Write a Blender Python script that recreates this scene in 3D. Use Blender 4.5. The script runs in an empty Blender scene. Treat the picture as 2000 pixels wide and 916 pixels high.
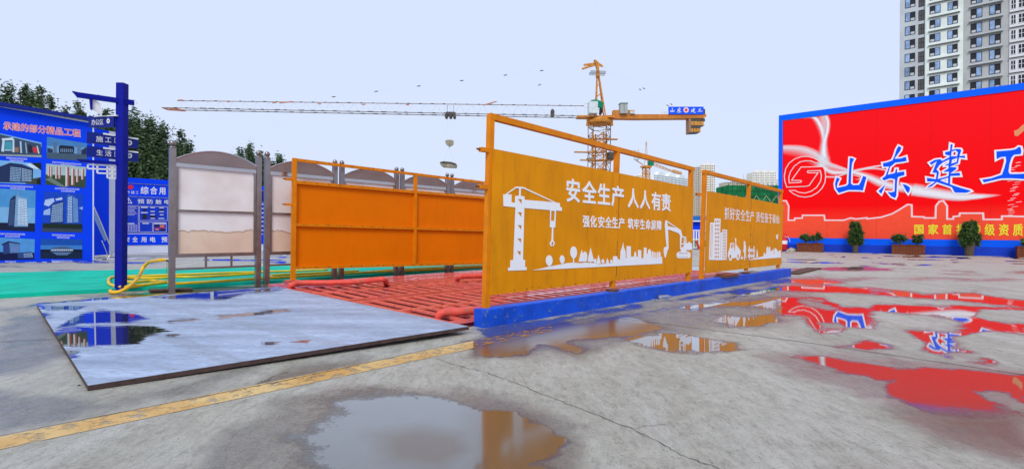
import bpy, math, random
import numpy as np
from mathutils import Vector, Matrix
random.seed(7); rng = np.random.default_rng(11)
S = bpy.context.scene
COL = S.collection
# ------------------------------------------------------------------ camera, sky, sun, exposure
EYE, FOC, HZ = 1.35, 970.0, 453.5            # eye height (m), focal length and horizon row in photo pixels
ROLL = math.atan(.0072); CR, SR = math.cos(ROLL), math.sin(ROLL)
cam = bpy.data.cameras.new('camera'); co = bpy.data.objects.new('camera', cam); COL.objects.link(co)
cam.sensor_width = 36; cam.lens = 36*FOC/2000; cam.shift_y = -4.5/2000; cam.clip_start = .05; cam.clip_end = 6000
co.matrix_world = Matrix(((CR, -SR, 0, 0), (0, 0, -1, 0), (SR, CR, 0, EYE), (0, 0, 0, 1)))
S.camera = co
W = bpy.data.worlds.new('World'); S.world = W; W.use_nodes = True
wn, wl = W.node_tree.nodes, W.node_tree.links
SUN_EL, SUN_AZ = math.radians(42), math.radians(192)     # azimuth clockwise from +Y: behind the camera, a little left
sky = wn.new('ShaderNodeTexSky'); sky.sky_type = 'NISHITA'; sky.sun_disc = False
sky.sun_elevation = SUN_EL; sky.sun_rotation = SUN_AZ
sc_ = wn.new('ShaderNodeVectorMath'); sc_.operation = 'SCALE'; sc_.inputs['Scale'].default_value = .06
mx = wn.new('ShaderNodeMix'); mx.data_type = 'RGBA'; mx.inputs['Factor'].default_value = .93
mx.inputs['B'].default_value = (.575, .652, .835, 1)      # even white cloud cover
bg = wn['Background']; bg.inputs['Strength'].default_value = 1.0
wl.new(sky.outputs[0], sc_.inputs[0]); wl.new(sc_.outputs[0], mx.inputs['A']); wl.new(mx.outputs['Result'], bg.inputs['Color'])
sl = bpy.data.lights.new('sun', 'SUN'); sl.energy = 1.5; sl.angle = math.radians(20); sl.color = (1, .95, .87)
so = bpy.data.objects.new('sun', sl); COL.objects.link(so)
sdir = Vector((math.sin(SUN_AZ)*math.cos(SUN_EL), math.cos(SUN_AZ)*math.cos(SUN_EL), math.sin(SUN_EL)))
so.rotation_euler = sdir.to_track_quat('Z', 'Y').to_euler()
S.view_settings.view_transform = 'Standard'; S.view_settings.look = 'None'
S.view_settings.exposure = .35; S.view_settings.gamma = 1
# ------------------------------------------------------------------ surveying helpers: photo pixel -> place
V = Vector
def ray(px, py):
    u, v = px-1000, HZ-py
    return V((u*CR-v*SR, FOC, u*SR+v*CR))
def G(px, py, z=0.0):                         # point at height z seen at a pixel
    r = ray(px, py); k = (z-EYE)/r.z
    return V((r.x*k, r.y*k, z))
def D(px, py, Y):                             # point at distance Y
    r = ray(px, py); return V((r.x*Y/FOC, Y, EYE+r.z*Y/FOC))
class Plane:
    def __init__(s, P, Q):                    # vertical plane through two places
        s.o = V((P[0], P[1], 0)); d = V((Q[0]-P[0], Q[1]-P[1], 0)); s.len = d.length; s.u = d.normalized()
        s.n = V((s.u.y, -s.u.x, 0))
        if s.n.dot(s.o) > 0: s.n = -s.n
    def st(s, px, py):
        r = ray(px, py); c = V((0, 0, EYE)); k = (s.o-c).dot(s.n)/r.dot(s.n); p = c+r*k
        return ((p-s.o).dot(s.u), p.z)
    def pt(s, a, z, off=0): return s.o+s.u*a+V((0, 0, z))+s.n*off
    def px(s, x, y, off=0): a, z = s.st(x, y); return s.pt(a, z, off)
# ------------------------------------------------------------------ materials
MATS = {}
def nt(m):
    m.use_nodes = True; return m.node_tree.nodes, m.node_tree.links
def mat(name, col, rough=.5, metal=0, var=.12, scale=2.5, bump=0.0, bscale=40, spec=.22, dirt=0.0, dcol=(.12, .09, .06), streak=True, coat=0, chip=0, ccol=(.33, .31, .27), cscale=9):
    if name in MATS: return MATS[name]
    m = bpy.data.materials.new(name); n, l = nt(m); b = n['Principled BSDF']
    b.inputs['Metallic'].default_value = metal; b.inputs['Specular IOR Level'].default_value = spec
    b.inputs['Coat Weight'].default_value = coat
    tc = n.new('ShaderNodeTexCoord'); oi = n.new('ShaderNodeObjectInfo')
    add = n.new('ShaderNodeVectorMath'); add.operation = 'ADD'; cmb = n.new('ShaderNodeCombineXYZ')
    mul = n.new('ShaderNodeMath'); mul.operation = 'MULTIPLY'; mul.inputs[1].default_value = 31
    l.new(oi.outputs['Random'], mul.inputs[0])
    for k in range(3): l.new(mul.outputs[0], cmb.inputs[k])
    l.new(tc.outputs['Object'], add.inputs[0]); l.new(cmb.outputs[0], add.inputs[1])
    ns = n.new('ShaderNodeTexNoise'); ns.inputs['Scale'].default_value = scale; ns.inputs['Detail'].default_value = 6; ns.inputs['Roughness'].default_value = .6
    l.new(add.outputs[0], ns.inputs['Vector'])
    r = n.new('ShaderNodeValToRGB'); r.color_ramp.elements[0].position = .3; r.color_ramp.elements[1].position = .7
    c = V(col[:3]); lo, hi = c*(1-var), c*(1+var)
    r.color_ramp.elements[0].color = (*lo, 1); r.color_ramp.elements[1].color = (min(hi[0], .98), min(hi[1], .98), min(hi[2], .98), 1)
    l.new(ns.outputs['Fac'], r.inputs[0]); out = r.outputs[0]
    if dirt > 0:
        mp = n.new('ShaderNodeMapping'); mp.inputs['Scale'].default_value = (3, 3, .5) if streak else (1, 1, 1)
        n2 = n.new('ShaderNodeTexNoise'); n2.inputs['Scale'].default_value = 2.2; n2.inputs['Detail'].default_value = 8; n2.inputs['Roughness'].default_value = .7
        l.new(add.outputs[0], mp.inputs[0]); l.new(mp.outputs[0], n2.inputs['Vector'])
        mr = n.new('ShaderNodeMapRange'); mr.inputs['From Min'].default_value = .5; mr.inputs['From Max'].default_value = .75; mr.inputs['To Max'].default_value = dirt
        mi = n.new('ShaderNodeMix'); mi.data_type = 'RGBA'; mi.inputs['B'].default_value = (*dcol, 1)
        l.new(n2.outputs['Fac'], mr.inputs[0]); l.new(mr.outputs[0], mi.inputs['Factor']); l.new(out, mi.inputs['A']); out = mi.outputs['Result']
    if chip > 0:
        n5 = n.new('ShaderNodeTexNoise'); n5.inputs['Scale'].default_value = cscale; n5.inputs['Detail'].default_value = 9; n5.inputs['Roughness'].default_value = .75
        l.new(add.outputs[0], n5.inputs['Vector']); m5 = n.new('ShaderNodeMapRange'); m5.inputs['From Min'].default_value = .62-.1*chip; m5.inputs['From Max'].default_value = .65-.1*chip
        l.new(n5.outputs['Fac'], m5.inputs[0]); q5 = n.new('ShaderNodeMix'); q5.data_type = 'RGBA'; q5.inputs['B'].default_value = (*ccol, 1)
        l.new(m5.outputs[0], q5.inputs['Factor']); l.new(out, q5.inputs['A']); out = q5.outputs['Result']
    l.new(out, b.inputs['Base Color'])
    rr = n.new('ShaderNodeMapRange'); rr.inputs['To Min'].default_value = max(.02, rough-.12); rr.inputs['To Max'].default_value = min(1, rough+.12)
    l.new(ns.outputs['Fac'], rr.inputs[0]); l.new(rr.outputs[0], b.inputs['Roughness'])
    if bump:
        n3 = n.new('ShaderNodeTexNoise'); n3.inputs['Scale'].default_value = bscale; n3.inputs['Detail'].default_value = 5
        bp = n.new('ShaderNodeBump'); bp.inputs['Strength'].default_value = bump; bp.inputs['Distance'].default_value = .02
        l.new(add.outputs[0], n3.inputs['Vector']); l.new(n3.outputs['Fac'], bp.inputs['Height']); l.new(bp.outputs[0], b.inputs['Normal'])
    MATS[name] = m; return m
def flat(name, col, rough=.45):
    return mat(name, col, rough, var=.05, scale=1.2)
ORANGE = mat('orange_paint', (.75, .275, .003), .5, spec=.08, var=.1, scale=1.1, dirt=.45, dcol=(.42, .13, .01), bump=.35, bscale=2.2)
ORANGE_DEEP = mat('deep_orange_paint', (.80, .185, .0), .5, spec=.08, var=.06, scale=.8, dirt=.18, dcol=(.5, .12, .0))
ORANGE_FRAME = mat('orange_frame_paint', (.74, .225, .003), .45, spec=.12, var=.12, scale=5, dirt=.4, dcol=(.3, .09, .02))
WHITE_CUT = mat('white_cutout_steel', (.86, .87, .92), .35, var=.03)
CUT_EDGE = WHITE_CUT
RUST = mat('rusty_steel', (.16, .06, .03), .7, var=.4, scale=12, bump=.3)
STEEL = mat('brown_grey_stainless', (.30, .26, .25), .3, metal=.75, var=.15, scale=4, dirt=.35, dcol=(.16, .1, .07))
STEEL_LT = mat('bright_stainless', (.5, .48, .48), .22, metal=.9, var=.1)
RED_G = mat('red_wet_paint_glare', (.80, .15, .12), .3, var=.2, scale=7, dirt=.6, dcol=(.82, .34, .30), streak=False, coat=.6, chip=.3, ccol=(.42, .12, .09), cscale=5)  # sky glare on the wet bars is painted in as pale pink
RED_D = mat('dark_red_wet_floor_shade', (.10, .006, .005), .2, var=.3, scale=3, dirt=.4, dcol=(.10, .02, .015), streak=False)  # wet red floor, darkened to paint the shade between the bars
BLUE_K = mat('blue_kerb_paint', (.004, .075, .60), .5, var=.25, scale=3.5, bump=.25, bscale=25, dirt=.55, dcol=(.05, .13, .40), streak=False, chip=.25, ccol=(.12, .17, .32))
BLUE_P = mat('blue_panel_print', (.002, .055, .88), .5, spec=.08, var=.05, scale=.6)
NAVY = mat('navy_sign_paint', (.003, .014, .22), .35, var=.12, scale=3)
BLUE_M = mat('signpost_blue_paint', (.003, .008, .28), .45, spec=.12, var=.12, scale=3)
BLUE_W = mat('bright_blue_border', (.003, .12, .95), .6, spec=.08, var=.08, scale=.7, bump=.1, bscale=6)
BLUE_WD = mat('dark_blue_plinth', (.004, .045, .55), .55, var=.15, scale=1.2, bump=.2, bscale=6)
WHITE = mat('white_paint', (.80, .80, .82), .5, var=.05)
PALE = mat('pale_blue_white_wall', (.66, .70, .80), .55, var=.08, scale=1)
YEL = mat('yellow_lettering', (.80, .78, .03), .5, var=.04)
BLACK = mat('dark_rubber', (.02, .02, .022), .5, var=.2)
CRANE_Y = mat('crane_orange_yellow', (.62, .25, .035), .5, var=.3, scale=2.5, dirt=.5, dcol=(.25, .08, .02))
CRANE_D = mat('crane_dark_steel', (.08, .07, .065), .6, var=.3, scale=3)
CRANE_P = mat('crane_pale_steel', (.66, .66, .68), .5, var=.1)
TURF = mat('green_turf', (.0, .50, .34), .75, var=.2, scale=1.4, bump=.5, bscale=60, dirt=.45, dcol=(.0, .3, .2), streak=False)
HOSE = mat('yellow_orange_hose', (.92, .50, .02), .45, var=.2, scale=3, dirt=.3, dcol=(.5, .2, .02), streak=False)
# ------------------------------------------------------------------ mesh builder
class MB:
    def __init__(s): s.v = []; s.f = []; s.m = []; s.mi = 0
    def add(s, vs, fs):
        k = len(s.v); s.v += [V(p) for p in vs]; s.f += [tuple(k+i for i in f) for f in fs]; s.m += [s.mi]*len(fs)
    def box(s, c, ex, ey, ez):
        c, ex, ey, ez = V(c), V(ex), V(ey), V(ez)
        if ex.cross(ey).dot(ez) < 0: ex = -ex
        vs = [c+ex*i+ey*j+ez*k for k in (-1, 1) for j in (-1, 1) for i in (-1, 1)]
        s.add(vs, [(0, 2, 3, 1), (4, 5, 7, 6), (0, 1, 5, 4), (2, 6, 7, 3), (0, 4, 6, 2), (1, 3, 7, 5)])
    def abox(s, x0, x1, y0, y1, z0, z1): s.box(((x0+x1)/2, (y0+y1)/2, (z0+z1)/2), ((x1-x0)/2, 0, 0), (0, (y1-y0)/2, 0), (0, 0, (z1-z0)/2))
    def bar(s, p, q, w, h=None, side=None):
        p, q = V(p), V(q); d = q-p; L = d.length; d.normalize(); h = h or w
        ref = V(side) if side is not None else (V((0, 0, 1)) if abs(d.z) < .9 else V((0, 1, 0)))
        a = ref-d*ref.dot(d)
        if a.length < 1e-6: a = V((1, 0, 0))
        a.normalize(); b = d.cross(a); s.box((p+q)/2, b*(w/2), a*(h/2), d*(L/2))
    def tube(s, pts, r, n=8, cap=True):
        pts = [V(p) for p in pts]; rings = []
        for i, p in enumerate(pts):
            d = (pts[min(i+1, len(pts)-1)]-pts[max(i-1, 0)]).normalized()
            ref = V((0, 0, 1)) if abs(d.z) < .95 else V((1, 0, 0))
            a = d.cross(ref).normalized(); b = a.cross(d); rr = r[i] if isinstance(r, (list, tuple)) else r
            rings.append([p+(a*math.cos(t)+b*math.sin(t))*rr for t in [2*math.pi*k/n for k in range(n)]])
        vs = [v for g in rings for v in g]
        fs = [(i*n+k, i*n+(k+1) % n, (i+1)*n+(k+1) % n, (i+1)*n+k) for i in range(len(pts)-1) for k in range(n)]
        if cap: fs += [tuple(range(n-1, -1, -1)), tuple((len(pts)-1)*n+k for k in range(n))]
        s.add(vs, fs)
    def lathe(s, c, prof, n=16):
        c = V(c); vs = [c+V((r*math.cos(2*math.pi*k/n), r*math.sin(2*math.pi*k/n), z)) for r, z in prof for k in range(n)]
        fs = [(i*n+k, i*n+(k+1) % n, (i+1)*n+(k+1) % n, (i+1)*n+k) for i in range(len(prof)-1) for k in range(n)]
        fs += [tuple(range(n-1, -1, -1)), tuple((len(prof)-1)*n+k for k in range(n))]; s.add(vs, fs)
    def ball(s, c, r, n=12): s.lathe(c, [(max(1e-3, r*math.sin(math.pi*i/8)), -r*math.cos(math.pi*i/8)) for i in range(9)], n)
    def prism(s, P, poly, o0, o1):            # poly in plane coordinates
        n = len(poly); A = [P.pt(a, z, o0) for a, z in poly]; B = [P.pt(a, z, o1) for a, z in poly]
        s.add(A+B, [tuple(range(n)), tuple(range(2*n-1, n-1, -1))]+[(i, n+i, n+(i+1) % n, (i+1) % n) for i in range(n)])
    def ppx(s, P, poly, o0, o1): s.prism(P, [P.st(*p) for p in poly], o0, o1)
    def flatpx(s, P, poly, off): s.add([P.px(x, y, off) for x, y in poly], [tuple(range(len(poly)))])
    def build(s, name, mats, parent=None, org=None, smooth=False, recalc=False):
        if not isinstance(mats, (list, tuple)): mats = [mats]
        o0 = V(parent['_o']) if parent is not None else (V(org) if org is not None else V((0, 0, 0)))
        me = bpy.data.meshes.new(name); me.from_pydata([tuple(v-o0) for v in s.v], [], s.f)
        for m in mats: me.materials.append(m)
        me.polygons.foreach_set('material_index', s.m)
        if smooth: me.polygons.foreach_set('use_smooth', [True]*len(s.f))
        if recalc or True:
            import bmesh
            b = bmesh.new(); b.from_mesh(me); bmesh.ops.recalc_face_normals(b, faces=b.faces); b.to_mesh(me); b.free()
        return link(name, me, parent, o0)
def link(name, me, parent=None, org=V((0, 0, 0)), loc=None):
    o = bpy.data.objects.new(name, me); COL.objects.link(o)
    if parent is not None: o.parent = parent; o['_o'] = list(parent['_o']); o.location = loc if loc is not None else (0, 0, 0)
    else: o.location = org; o['_o'] = list(org)
    return o
def tag(o, label=None, cat=None, group=None, kind=None):
    if label: o['label'] = label
    if cat: o['category'] = cat
    if group: o['group'] = group
    if kind: o['kind'] = kind
    return o
def thing(name, org, label, cat, group=None):
    o = bpy.data.objects.new(name, None); COL.objects.link(o); o.location = V(org); o['_o'] = list(V(org)); o.empty_display_size = .3
    return tag(o, label, cat, group)
def cut(P, contours, off, th, m, name, parent, px=True):   # filled outline with holes, extruded from the plane
    cu = bpy.data.curves.new('c', 'CURVE'); cu.dimensions = '2D'; cu.fill_mode = 'BOTH'; cu.extrude = th/2
    for c in contours:
        c = [P.st(*p) for p in c] if px else c
        sp = cu.splines.new('POLY'); sp.points.add(len(c)-1); sp.use_cyclic_u = True
        for q, (a, z) in zip(sp.points, c): q.co = (a, z, 0, 1)
    return curve_to(P, cu, off+th/2, m, name, parent)
def curve_to(P, cu, off, m, name, parent, fn=None, org=None):
    ob = bpy.data.objects.new('tmp', cu); COL.objects.link(ob)
    me = bpy.data.meshes.new_from_object(ob.evaluated_get(bpy.context.evaluated_depsgraph_get()))
    bpy.data.objects.remove(ob)
    if isinstance(cu, bpy.types.TextCurve): bpy.data.curves.remove(cu)
    o0 = V(parent['_o']) if parent is not None else (org or V((0, 0, 0)))
    for v in me.vertices:
        a, z = fn(v.co.x, v.co.y) if fn else (v.co.x, v.co.y)
        v.co = P.pt(a, z, off+v.co.z)-o0
    me.materials.clear(); me.materials.append(m)
    import bmesh
    b = bmesh.new(); b.from_mesh(me); bmesh.ops.remove_doubles(b, verts=b.verts, dist=1e-5); bmesh.ops.recalc_face_normals(b, faces=b.faces); b.to_mesh(me); b.free()
    return link(name, me, parent, o0)
def glyph(P, ch, quad, off, th, m, name, parent, bold=.02):  # one character into a quad TL,TR,BR,BL (pixels)
    cu = bpy.data.curves.new('t', 'FONT'); cu.body = ch; cu.size = 1; cu.extrude = th/2; cu.resolution_u = 2
    q = [P.st(*p) for p in quad]
    def fn(x, y):
        x = (x-.02)/.96; y = (y+.10)/.97
        T = [q[0][i]*(1-x)+q[1][i]*x for i in (0, 1)]; B = [q[3][i]*(1-x)+q[2][i]*x for i in (0, 1)]
        return B[0]*(1-y)+T[0]*y, B[1]*(1-y)+T[1]*y
    o = curve_to(P, cu, off+th/2, m, name, parent, fn)
    if bold > 0:                              # heavier stroke: the outline repeated a hair to each side
        me = o.data; v0 = [v.co.copy() for v in me.vertices]; f0 = [tuple(p.vertices) for p in me.polygons]
        ux = P.pt(*fn(1, 0))-P.pt(*fn(0, 0)); uy = P.pt(*fn(0, 1))-P.pt(*fn(0, 0)); vs, fs = [], []
        for k, (dx, dy) in enumerate(((0, 0), (1, 0), (-1, 0), (0, 1), (0, -1), (.7, .7), (-.7, -.7), (.7, -.7), (-.7, .7))):
            b0 = len(vs); vs += [v+ux*dx*bold+uy*dy*bold+P.n*(.00012*k) for v in v0]; fs += [tuple(b0+i for i in f) for f in f0]
        me2 = bpy.data.meshes.new(name); me2.from_pydata([tuple(v) for v in vs], [], fs); me2.materials.append(m); o.data = me2
    return o
def line_text(P, chars, spans, top, bot, off, th, m, name, parent, bold=.02):
    """chars with (x0,x1) spans; top/bot = ((x,y),(x,y)) reference lines."""
    L = lambda l, x: l[0][1]+(x-l[0][0])*(l[1][1]-l[0][1])/(l[1][0]-l[0][0])
    out = []
    for ch, (x0, x1) in zip(chars, spans):
        out.append(glyph(P, ch, [(x0, L(top, x0)), (x1, L(top, x1)), (x1, L(bot, x1)), (x0, L(bot, x0))], off, th, m, name, parent, bold))
    return out
def even(x0, x1, n, fill=.92):
    w = (x1-x0)/n; return [(x0+i*w+w*(1-fill)/2, x0+(i+1)*w-w*(1-fill)/2) for i in range(n)]
def join(objs):                               # merge printed characters of one line into one mesh (flat print)
    a = objs[0]
    with bpy.context.temp_override(active_object=a, selected_objects=objs, selected_editable_objects=objs, object=a): bpy.ops.object.join()
    return a
def Z(sx, ox, oy): return lambda pts: [(x/sx+ox, y/sx+oy) for x, y in pts]
def ell(cx, cy, rx, ry, n=20): return [(cx+rx*math.cos(2*math.pi*k/n), cy+ry*math.sin(2*math.pi*k/n)) for k in range(n)]

# ------------------------------------------------------------------ ground, with its puddles surveyed from the photo
PUD = [
 [(650,785),(690,768),(790,757),(860,768),(940,795),(1010,797),(1055,822),(1083,860),(1075,885),(1060,905),(1100,930),(1080,1010),(700,1010),(650,930),(610,880),(585,850),(640,830),(655,808)],
 [(930,668),(1000,650),(1100,630),(1230,618),(1290,640),(1230,655),(1180,660),(1120,668),(1160,685),(1130,697),(1060,675),(1030,690),(980,697),(935,692)],
 [(1215,664),(1240,656),(1300,655),(1380,661),(1430,671),(1444,683),(1420,690),(1360,692),(1290,684),(1245,673)],
 [(925,642),(1120,613),(1300,586),(1420,567),(1540,548),(1600,552),(1520,566),(1440,582),(1390,596),(1330,606),(1260,610),(1215,622),(1130,640),(1050,654),(960,664)],
 [(1330,600),(1400,588),(1460,584),(1522,582),(1522,628),(1480,640),(1430,638),(1395,626),(1420,614),(1350,606)],
 [(1500,548),(1600,545),(1650,552),(1600,560),(1520,557)],
 [(1510,559),(1600,556),(1700,562),(1800,574),(1900,571),(2010,589),(2010,602),(1900,592),(1820,582),(1700,576),(1600,571),(1515,567)],
 [(1510,580),(1610,579),(1645,598),(1750,609),(1850,619),(1900,630),(1860,640),(1770,648),(1800,664),(1790,682),(1850,705),(1950,716),(1960,705),(1920,690),(1870,676),(1865,658),(1935,648),(2010,655),(2010,634),(1930,628),(1900,618),(1920,606),(2010,604),
  (2010,600),(1700,592),(1700,640),(1655,640),(1640,656),(1600,656),(1582,645),(1578,622),(1515,616)],
 [(1560,697),(1610,696),(1670,711),(1750,719),(1850,719),(2010,735),(2010,800),(1960,768),(1920,760),(1960,790),(2010,800),(2010,812),(1940,818),(1860,812),(1800,800),(1740,775),(1725,745),(1670,726),(1600,711)],
 [(1640,676),(1690,667),(1745,674),(1745,681),(1690,682)],
 [(60,596),(130,588),(250,572),(330,566),(560,556),(560,580),(300,590),(150,592)],
 [(505,748),(530,735),(560,728),(545,742)],
]
DRY = [[(1560,584),(1600,588),(1640,606),(1600,604),(1565,592)], [(1790,640),(1850,633),(1900,640),(1850,650)], [(1680,625),(1740,622),(1765,630),(1700,636)], [(1600,630),(1640,628),(1650,640),(1610,642)], [(1700,565),(1760,570),(1740,573),(1700,569)], [(1860,690),(1900,694),(1915,704),(1870,702)], [(1700,742),(1750,738),(1760,746),(1715,750)], [(1905,765),(1960,772),(2010,790),(2010,806),(1930,780)], [(1660,712),(1700,716),(1690,720)], [(1100,627),(1160,612),(1275,602),(1270,610),(1190,620),(1130,632)], [(1240,592),(1330,588),(1420,572),(1440,577),(1350,596),(1260,600)], [(1455,560),(1540,551),(1560,554),(1470,566)],
       [(1350,604),(1420,600),(1500,604),(1515,610),(1440,617),(1395,614)]]
DAMP = [[(480,760),(520,735),(600,705),(700,690),(760,700),(700,730),(560,760)], [(0,600),(120,600),(150,660),(160,700),(80,720),(-50,745)], [(900,640),(1600,535),(1640,560),(1540,640),(1450,650),(1250,660),(1180,700),(1050,705),(930,700)],
        [(540,770),(650,745),(850,745),(1010,770),(1130,830),(1150,930),(900,1000),(300,1000),(420,850),(520,800)], [(1450,690),(1600,680),(1800,690),(2020,720),(2020,920),(1850,870),(1700,790),(1500,720)],
        [(-50,760),(200,780),(500,700),(520,730),(300,790),(-50,860)]]
def sdist(poly, X, Y):
    P = np.array(poly, float); Q = np.roll(P, -1, 0); d = np.full(X.shape, 1e9); ins = np.zeros(X.shape, bool)
    for (x0, y0), (x1, y1) in zip(P, Q):
        dx, dy = x1-x0, y1-y0; t = np.clip(((X-x0)*dx+(Y-y0)*dy)/(dx*dx+dy*dy+1e-9), 0, 1)
        ex, ey = X-x0-t*dx, Y-y0-t*dy; d = np.minimum(d, np.sqrt(ex*ex*.12+ey*ey))
        c = ((y0 > Y) != (y1 > Y)); xi = x0+(Y-y0)*dx/(dy if abs(dy) > 1e-9 else 1e-9); ins ^= c & (X < xi)
    return np.where(ins, d, -d)
def vnoise(X, Y, seed):
    r = np.random.default_rng(seed).random((256, 256)); xi, yi = np.floor(X).astype(int), np.floor(Y).astype(int)
    fx, fy = X-xi, Y-yi; fx = fx*fx*(3-2*fx); fy = fy*fy*(3-2*fy); g = lambda a, b: r[a % 256, b % 256]
    return (g(xi, yi)*(1-fx)+g(xi+1, yi)*fx)*(1-fy)+(g(xi, yi+1)*(1-fx)+g(xi+1, yi+1)*fx)*fy
def fbm(X, Y, seed, o=4):
    a, s, t = .5, 0, 0
    for k in range(o): s = s+a*vnoise(X*2**k, Y*2**k, seed+k); t += a; a *= .55
    return s/t
def ground():
    ts = np.concatenate([np.geomspace(3, 12, 14), np.arange(14, 40, 1.2), np.arange(40, 200, 1.6), np.arange(200, 500, 2.6), np.geomspace(503, 2600, 24)])
    xs = np.arange(-1250, 1251, 4.0)
    X, T = np.meshgrid(xs, ts); wy = EYE*FOC/T; wx = X*EYE/T
    PX = 1000+X*CR-T*SR; PY = HZ+X*SR+T*CR
    nz = fbm(wx*.9, wy*.9, 3)*2-1; n2 = fbm(wx*3.1, wy*3.1, 9)*2-1; n3 = fbm(wx*9, wy*9, 19)*2-1
    amp = np.clip((T)/60, .5, 6)
    sd = np.full(X.shape, -1e3)
    for p in PUD: sd = np.maximum(sd, sdist(p, PX, PY))
    for p in DRY: sd = np.minimum(sd, -sdist(p, PX, PY))
    sdn = sd+nz*2.0*amp*np.where(PY < 740, 1.3, 1)+n2*1.7*amp+n3*.9*amp
    far = fbm(wx*.45+3, wy*.8, 31, 5)
    farw = np.clip((far-.55)*11, -1, 1)*np.clip((80-T)/30, 0, 1)*np.clip((T-26)/12, 0, 1)*13-4.5
    zone = (PX > 1500) | (PX < 560)
    sdn = np.where(zone, np.maximum(sdn, np.where(T < 95, farw, -9)), sdn)
    jit = nz*2.0*amp*np.where(PY < 740, 1.3, 1)+n2*1.7*amp+n3*.9*amp
    wet = np.clip(.5+sdn/13, 0, 1)
    big = lambda p, soft: np.clip(.5+(sdist(p, PX, PY)+jit*1.6)/(2*soft), 0, 1)
    s0 = 7+30*np.clip((900-PX)/260, 0, 1)+8*np.clip((PY-860)/60, 0, 1)     # thin film fading out to the left and towards the camera
    base0 = np.clip(.5+np.where(sdist(PUD[0], PX, PY) > -70, sdn, -99)/13, 0, 1)
    inb = sdist(PUD[0], PX, PY) > -60
    wet = np.where(inb, big(PUD[0], s0), wet)
    inb = (sdist(PUD[7], PX, PY) > -8) if False else (sdist(PUD[8], PX, PY) > -60)
    wet = np.where(inb, np.maximum(np.minimum(big(PUD[8], 7+22*np.clip((PY-760)/50, 0, 1)), np.clip(.5+sdn/13+.9*(sd > 14)*0+np.where(np.abs(sd) < 400, 0, 0), 0, 1)), np.where(PY < 715, wet, 0)), wet)
    dd = np.full(X.shape, -1e3)
    for p in DAMP+PUD: dd = np.maximum(dd, sdist(p, PX, PY))
    mk = lambda poly, w: np.clip(.5+(sdist(poly, PX, PY)+nz*w*.5+n2*w*.3)/(2*w), 0, 1)
    murk_and_reflection = np.maximum.reduce([mk(PUD[1], 10)*1.0, mk([(1740, 800), (2040, 800), (2040, 900), (1850, 850)], 26)*.8, mk([(925, 780), (1060, 800), (1100, 860), (1110, 960), (925, 960)], 14)*.6, mk([(1490, 540), (2060, 540), (2060, 790), (1560, 720)], 20)*.05, mk([(740, 850), (820, 835), (900, 848), (925, 880), (860, 912), (760, 900)], 16)*.75, mk([(480, 760), (560, 715), (700, 705), (600, 745)], 14)*.5])  # muddy water and silt; near-puddle brown also tints the orange boards' reflection
    damp = np.clip(.5+(dd+nz*16+n2*9)/44, 0, 1)
    damp = np.where(T < 90, np.maximum(damp, np.clip((far-.5)*5, 0, 1)*np.clip((T-16)/16, 0, 1)*.9), damp)
    R, C = X.shape; vs = np.stack([wx, wy, wx*0], -1).reshape(-1, 3)
    idx = np.arange(R*C).reshape(R, C); f = np.stack([idx[1:, :-1], idx[1:, 1:], idx[:-1, 1:], idx[:-1, :-1]], -1).reshape(-1, 4)
    me = bpy.data.meshes.new('ground'); me.vertices.add(len(vs)); me.vertices.foreach_set('co', vs.ravel())
    me.loops.add(f.size); me.loops.foreach_set('vertex_index', f.ravel().astype(np.int32)); me.polygons.add(len(f))
    me.polygons.foreach_set('loop_start', np.arange(0, f.size, 4, dtype=np.int32)); me.update(calc_edges=True); me.validate()
    for nm, A in (('wet', wet), ('damp', damp), ('murk_and_reflection', murk_and_reflection)):
        at = me.attributes.new(nm, 'FLOAT', 'POINT'); at.data.foreach_set('value', A.ravel().astype(np.float32))
    return me
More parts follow.
